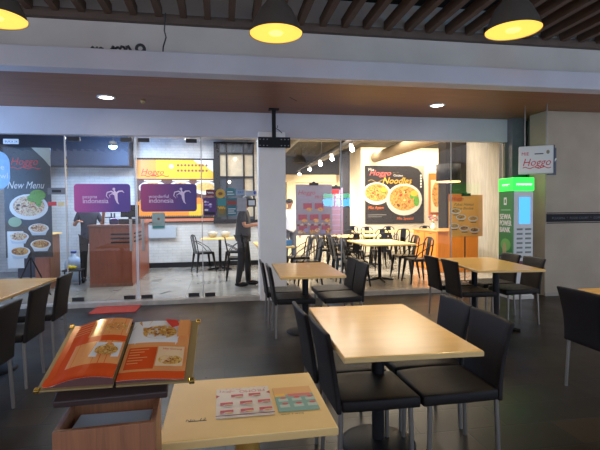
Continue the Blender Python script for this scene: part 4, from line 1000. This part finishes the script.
pageprint(1, .010, [lambda P: grid(P, 0, .0, .19, .298, mo2), lambda P: grid(P, 0, .0, .19, .035, mo), lambda P: grid(P, .01, .045, .095, .15, mo),
    lambda P: grid(P, .0, .175, .16, .298, mw), lambda P: P.poly([(.02, .298), (.06, .298), (.04, .24), (.0, .25)], m_noodle),
    lambda P: P.poly([(.02, .17), (.15, .165), (.165, .29), (.03, .275)], mw), lambda P: P.ell(.092, .232, .055, .038, m_rice, n=18), lambda P: P.ell(.09, .24, .035, .022, m_rice, n=14), lambda P: P.chunks(.092, .235, .056, .038, 110),
    lambda P: P.poly([(.1, .298), (.14, .298), (.155, .265), (.13, .25)], m_red), lambda P: grid(P, .15, .2, .185, .298, mo2, 3), lambda P: grid(P, .1, .05, .18, .145, mat('menu beige', (240, 206, 160), .16)),
    lambda P: P.ell(.142, .08, .036, .022, m_rice, n=16), lambda P: P.chunks(.142, .08, .036, .022, 60), lambda P: P.text('Mie Goreng', .115, .125, .012, m_red)] +
    [(lambda k: lambda P: P.rect(.018, .06+k*.013, .05+.012*(k % 3), .064+k*.013, mo2))(k) for k in range(6)], pg)
q, lf = page(-1, 'page', .034, 'l'); pg = q.build('page', [m_page, m_pedge], mn)
pageprint(-1, .034, [lambda P: grid(P, 0, .0, .19, .298, mo), lambda P: grid(P, .07, .2, .19, .298, mo2), lambda P: grid(P, .03, .06, .19, .17, mo2),
    lambda P: P.poly([(.11, .215), (.185, .215), (.185, .29), (.125, .29)], mw), lambda P: P.ell(.148, .245, .034, .026, m_rice, n=16), lambda P: P.chunks(.148, .245, .033, .025, 60), lambda P: P.poly([(.1, .09), (.185, .09), (.185, .16), (.11, .16)], mw),
    lambda P: P.ell(.145, .12, .034, .024, m_rice, n=16), lambda P: P.chunks(.145, .12, .033, .023, 60), lambda P: grid(P, 0, .0, .19, .03, mo)] +
    [(lambda k: lambda P: P.rect(.02, .22+k*.014, .07+.01*(k % 3), .224+k*.014, mo2))(k) for k in range(5)], pg)
for xx, yy in ((-.203, 0), (.213, 0), (-.203, .305), (.213, .305)): MB().box((xx, yy, .004), (.016, .016, .012)).build('corner_guard', mat('brass corner', (214, 180, 96), .25, .9), mn, .002)

# LED sign across the terrace (seen mirrored in the dining room glass)

t = empty('led_sign', (4.42, -2.0, 1.58), 0, 'green and cyan lit sign across the terrace, mirrored in the dining glass', 'sign')
MB().b2(-.64, .64, -.08, 0, -.02, .5).build('housing', m_dark, t)
q = MB(); q.b2(-.62, -.2, 0, .01, .3, .48, 0); q.b2(-.62, -.2, 0, .01, 0, .29, 1); q.b2(-.14, .62, 0, .01, .3, .48, 0); q.b2(-.14, .62, 0, .01, 0, .29, 1)
q.build('screen', [glow('led green', (20, 200, 150), 20), glow('led cyan', (40, 170, 255), 34)], t)
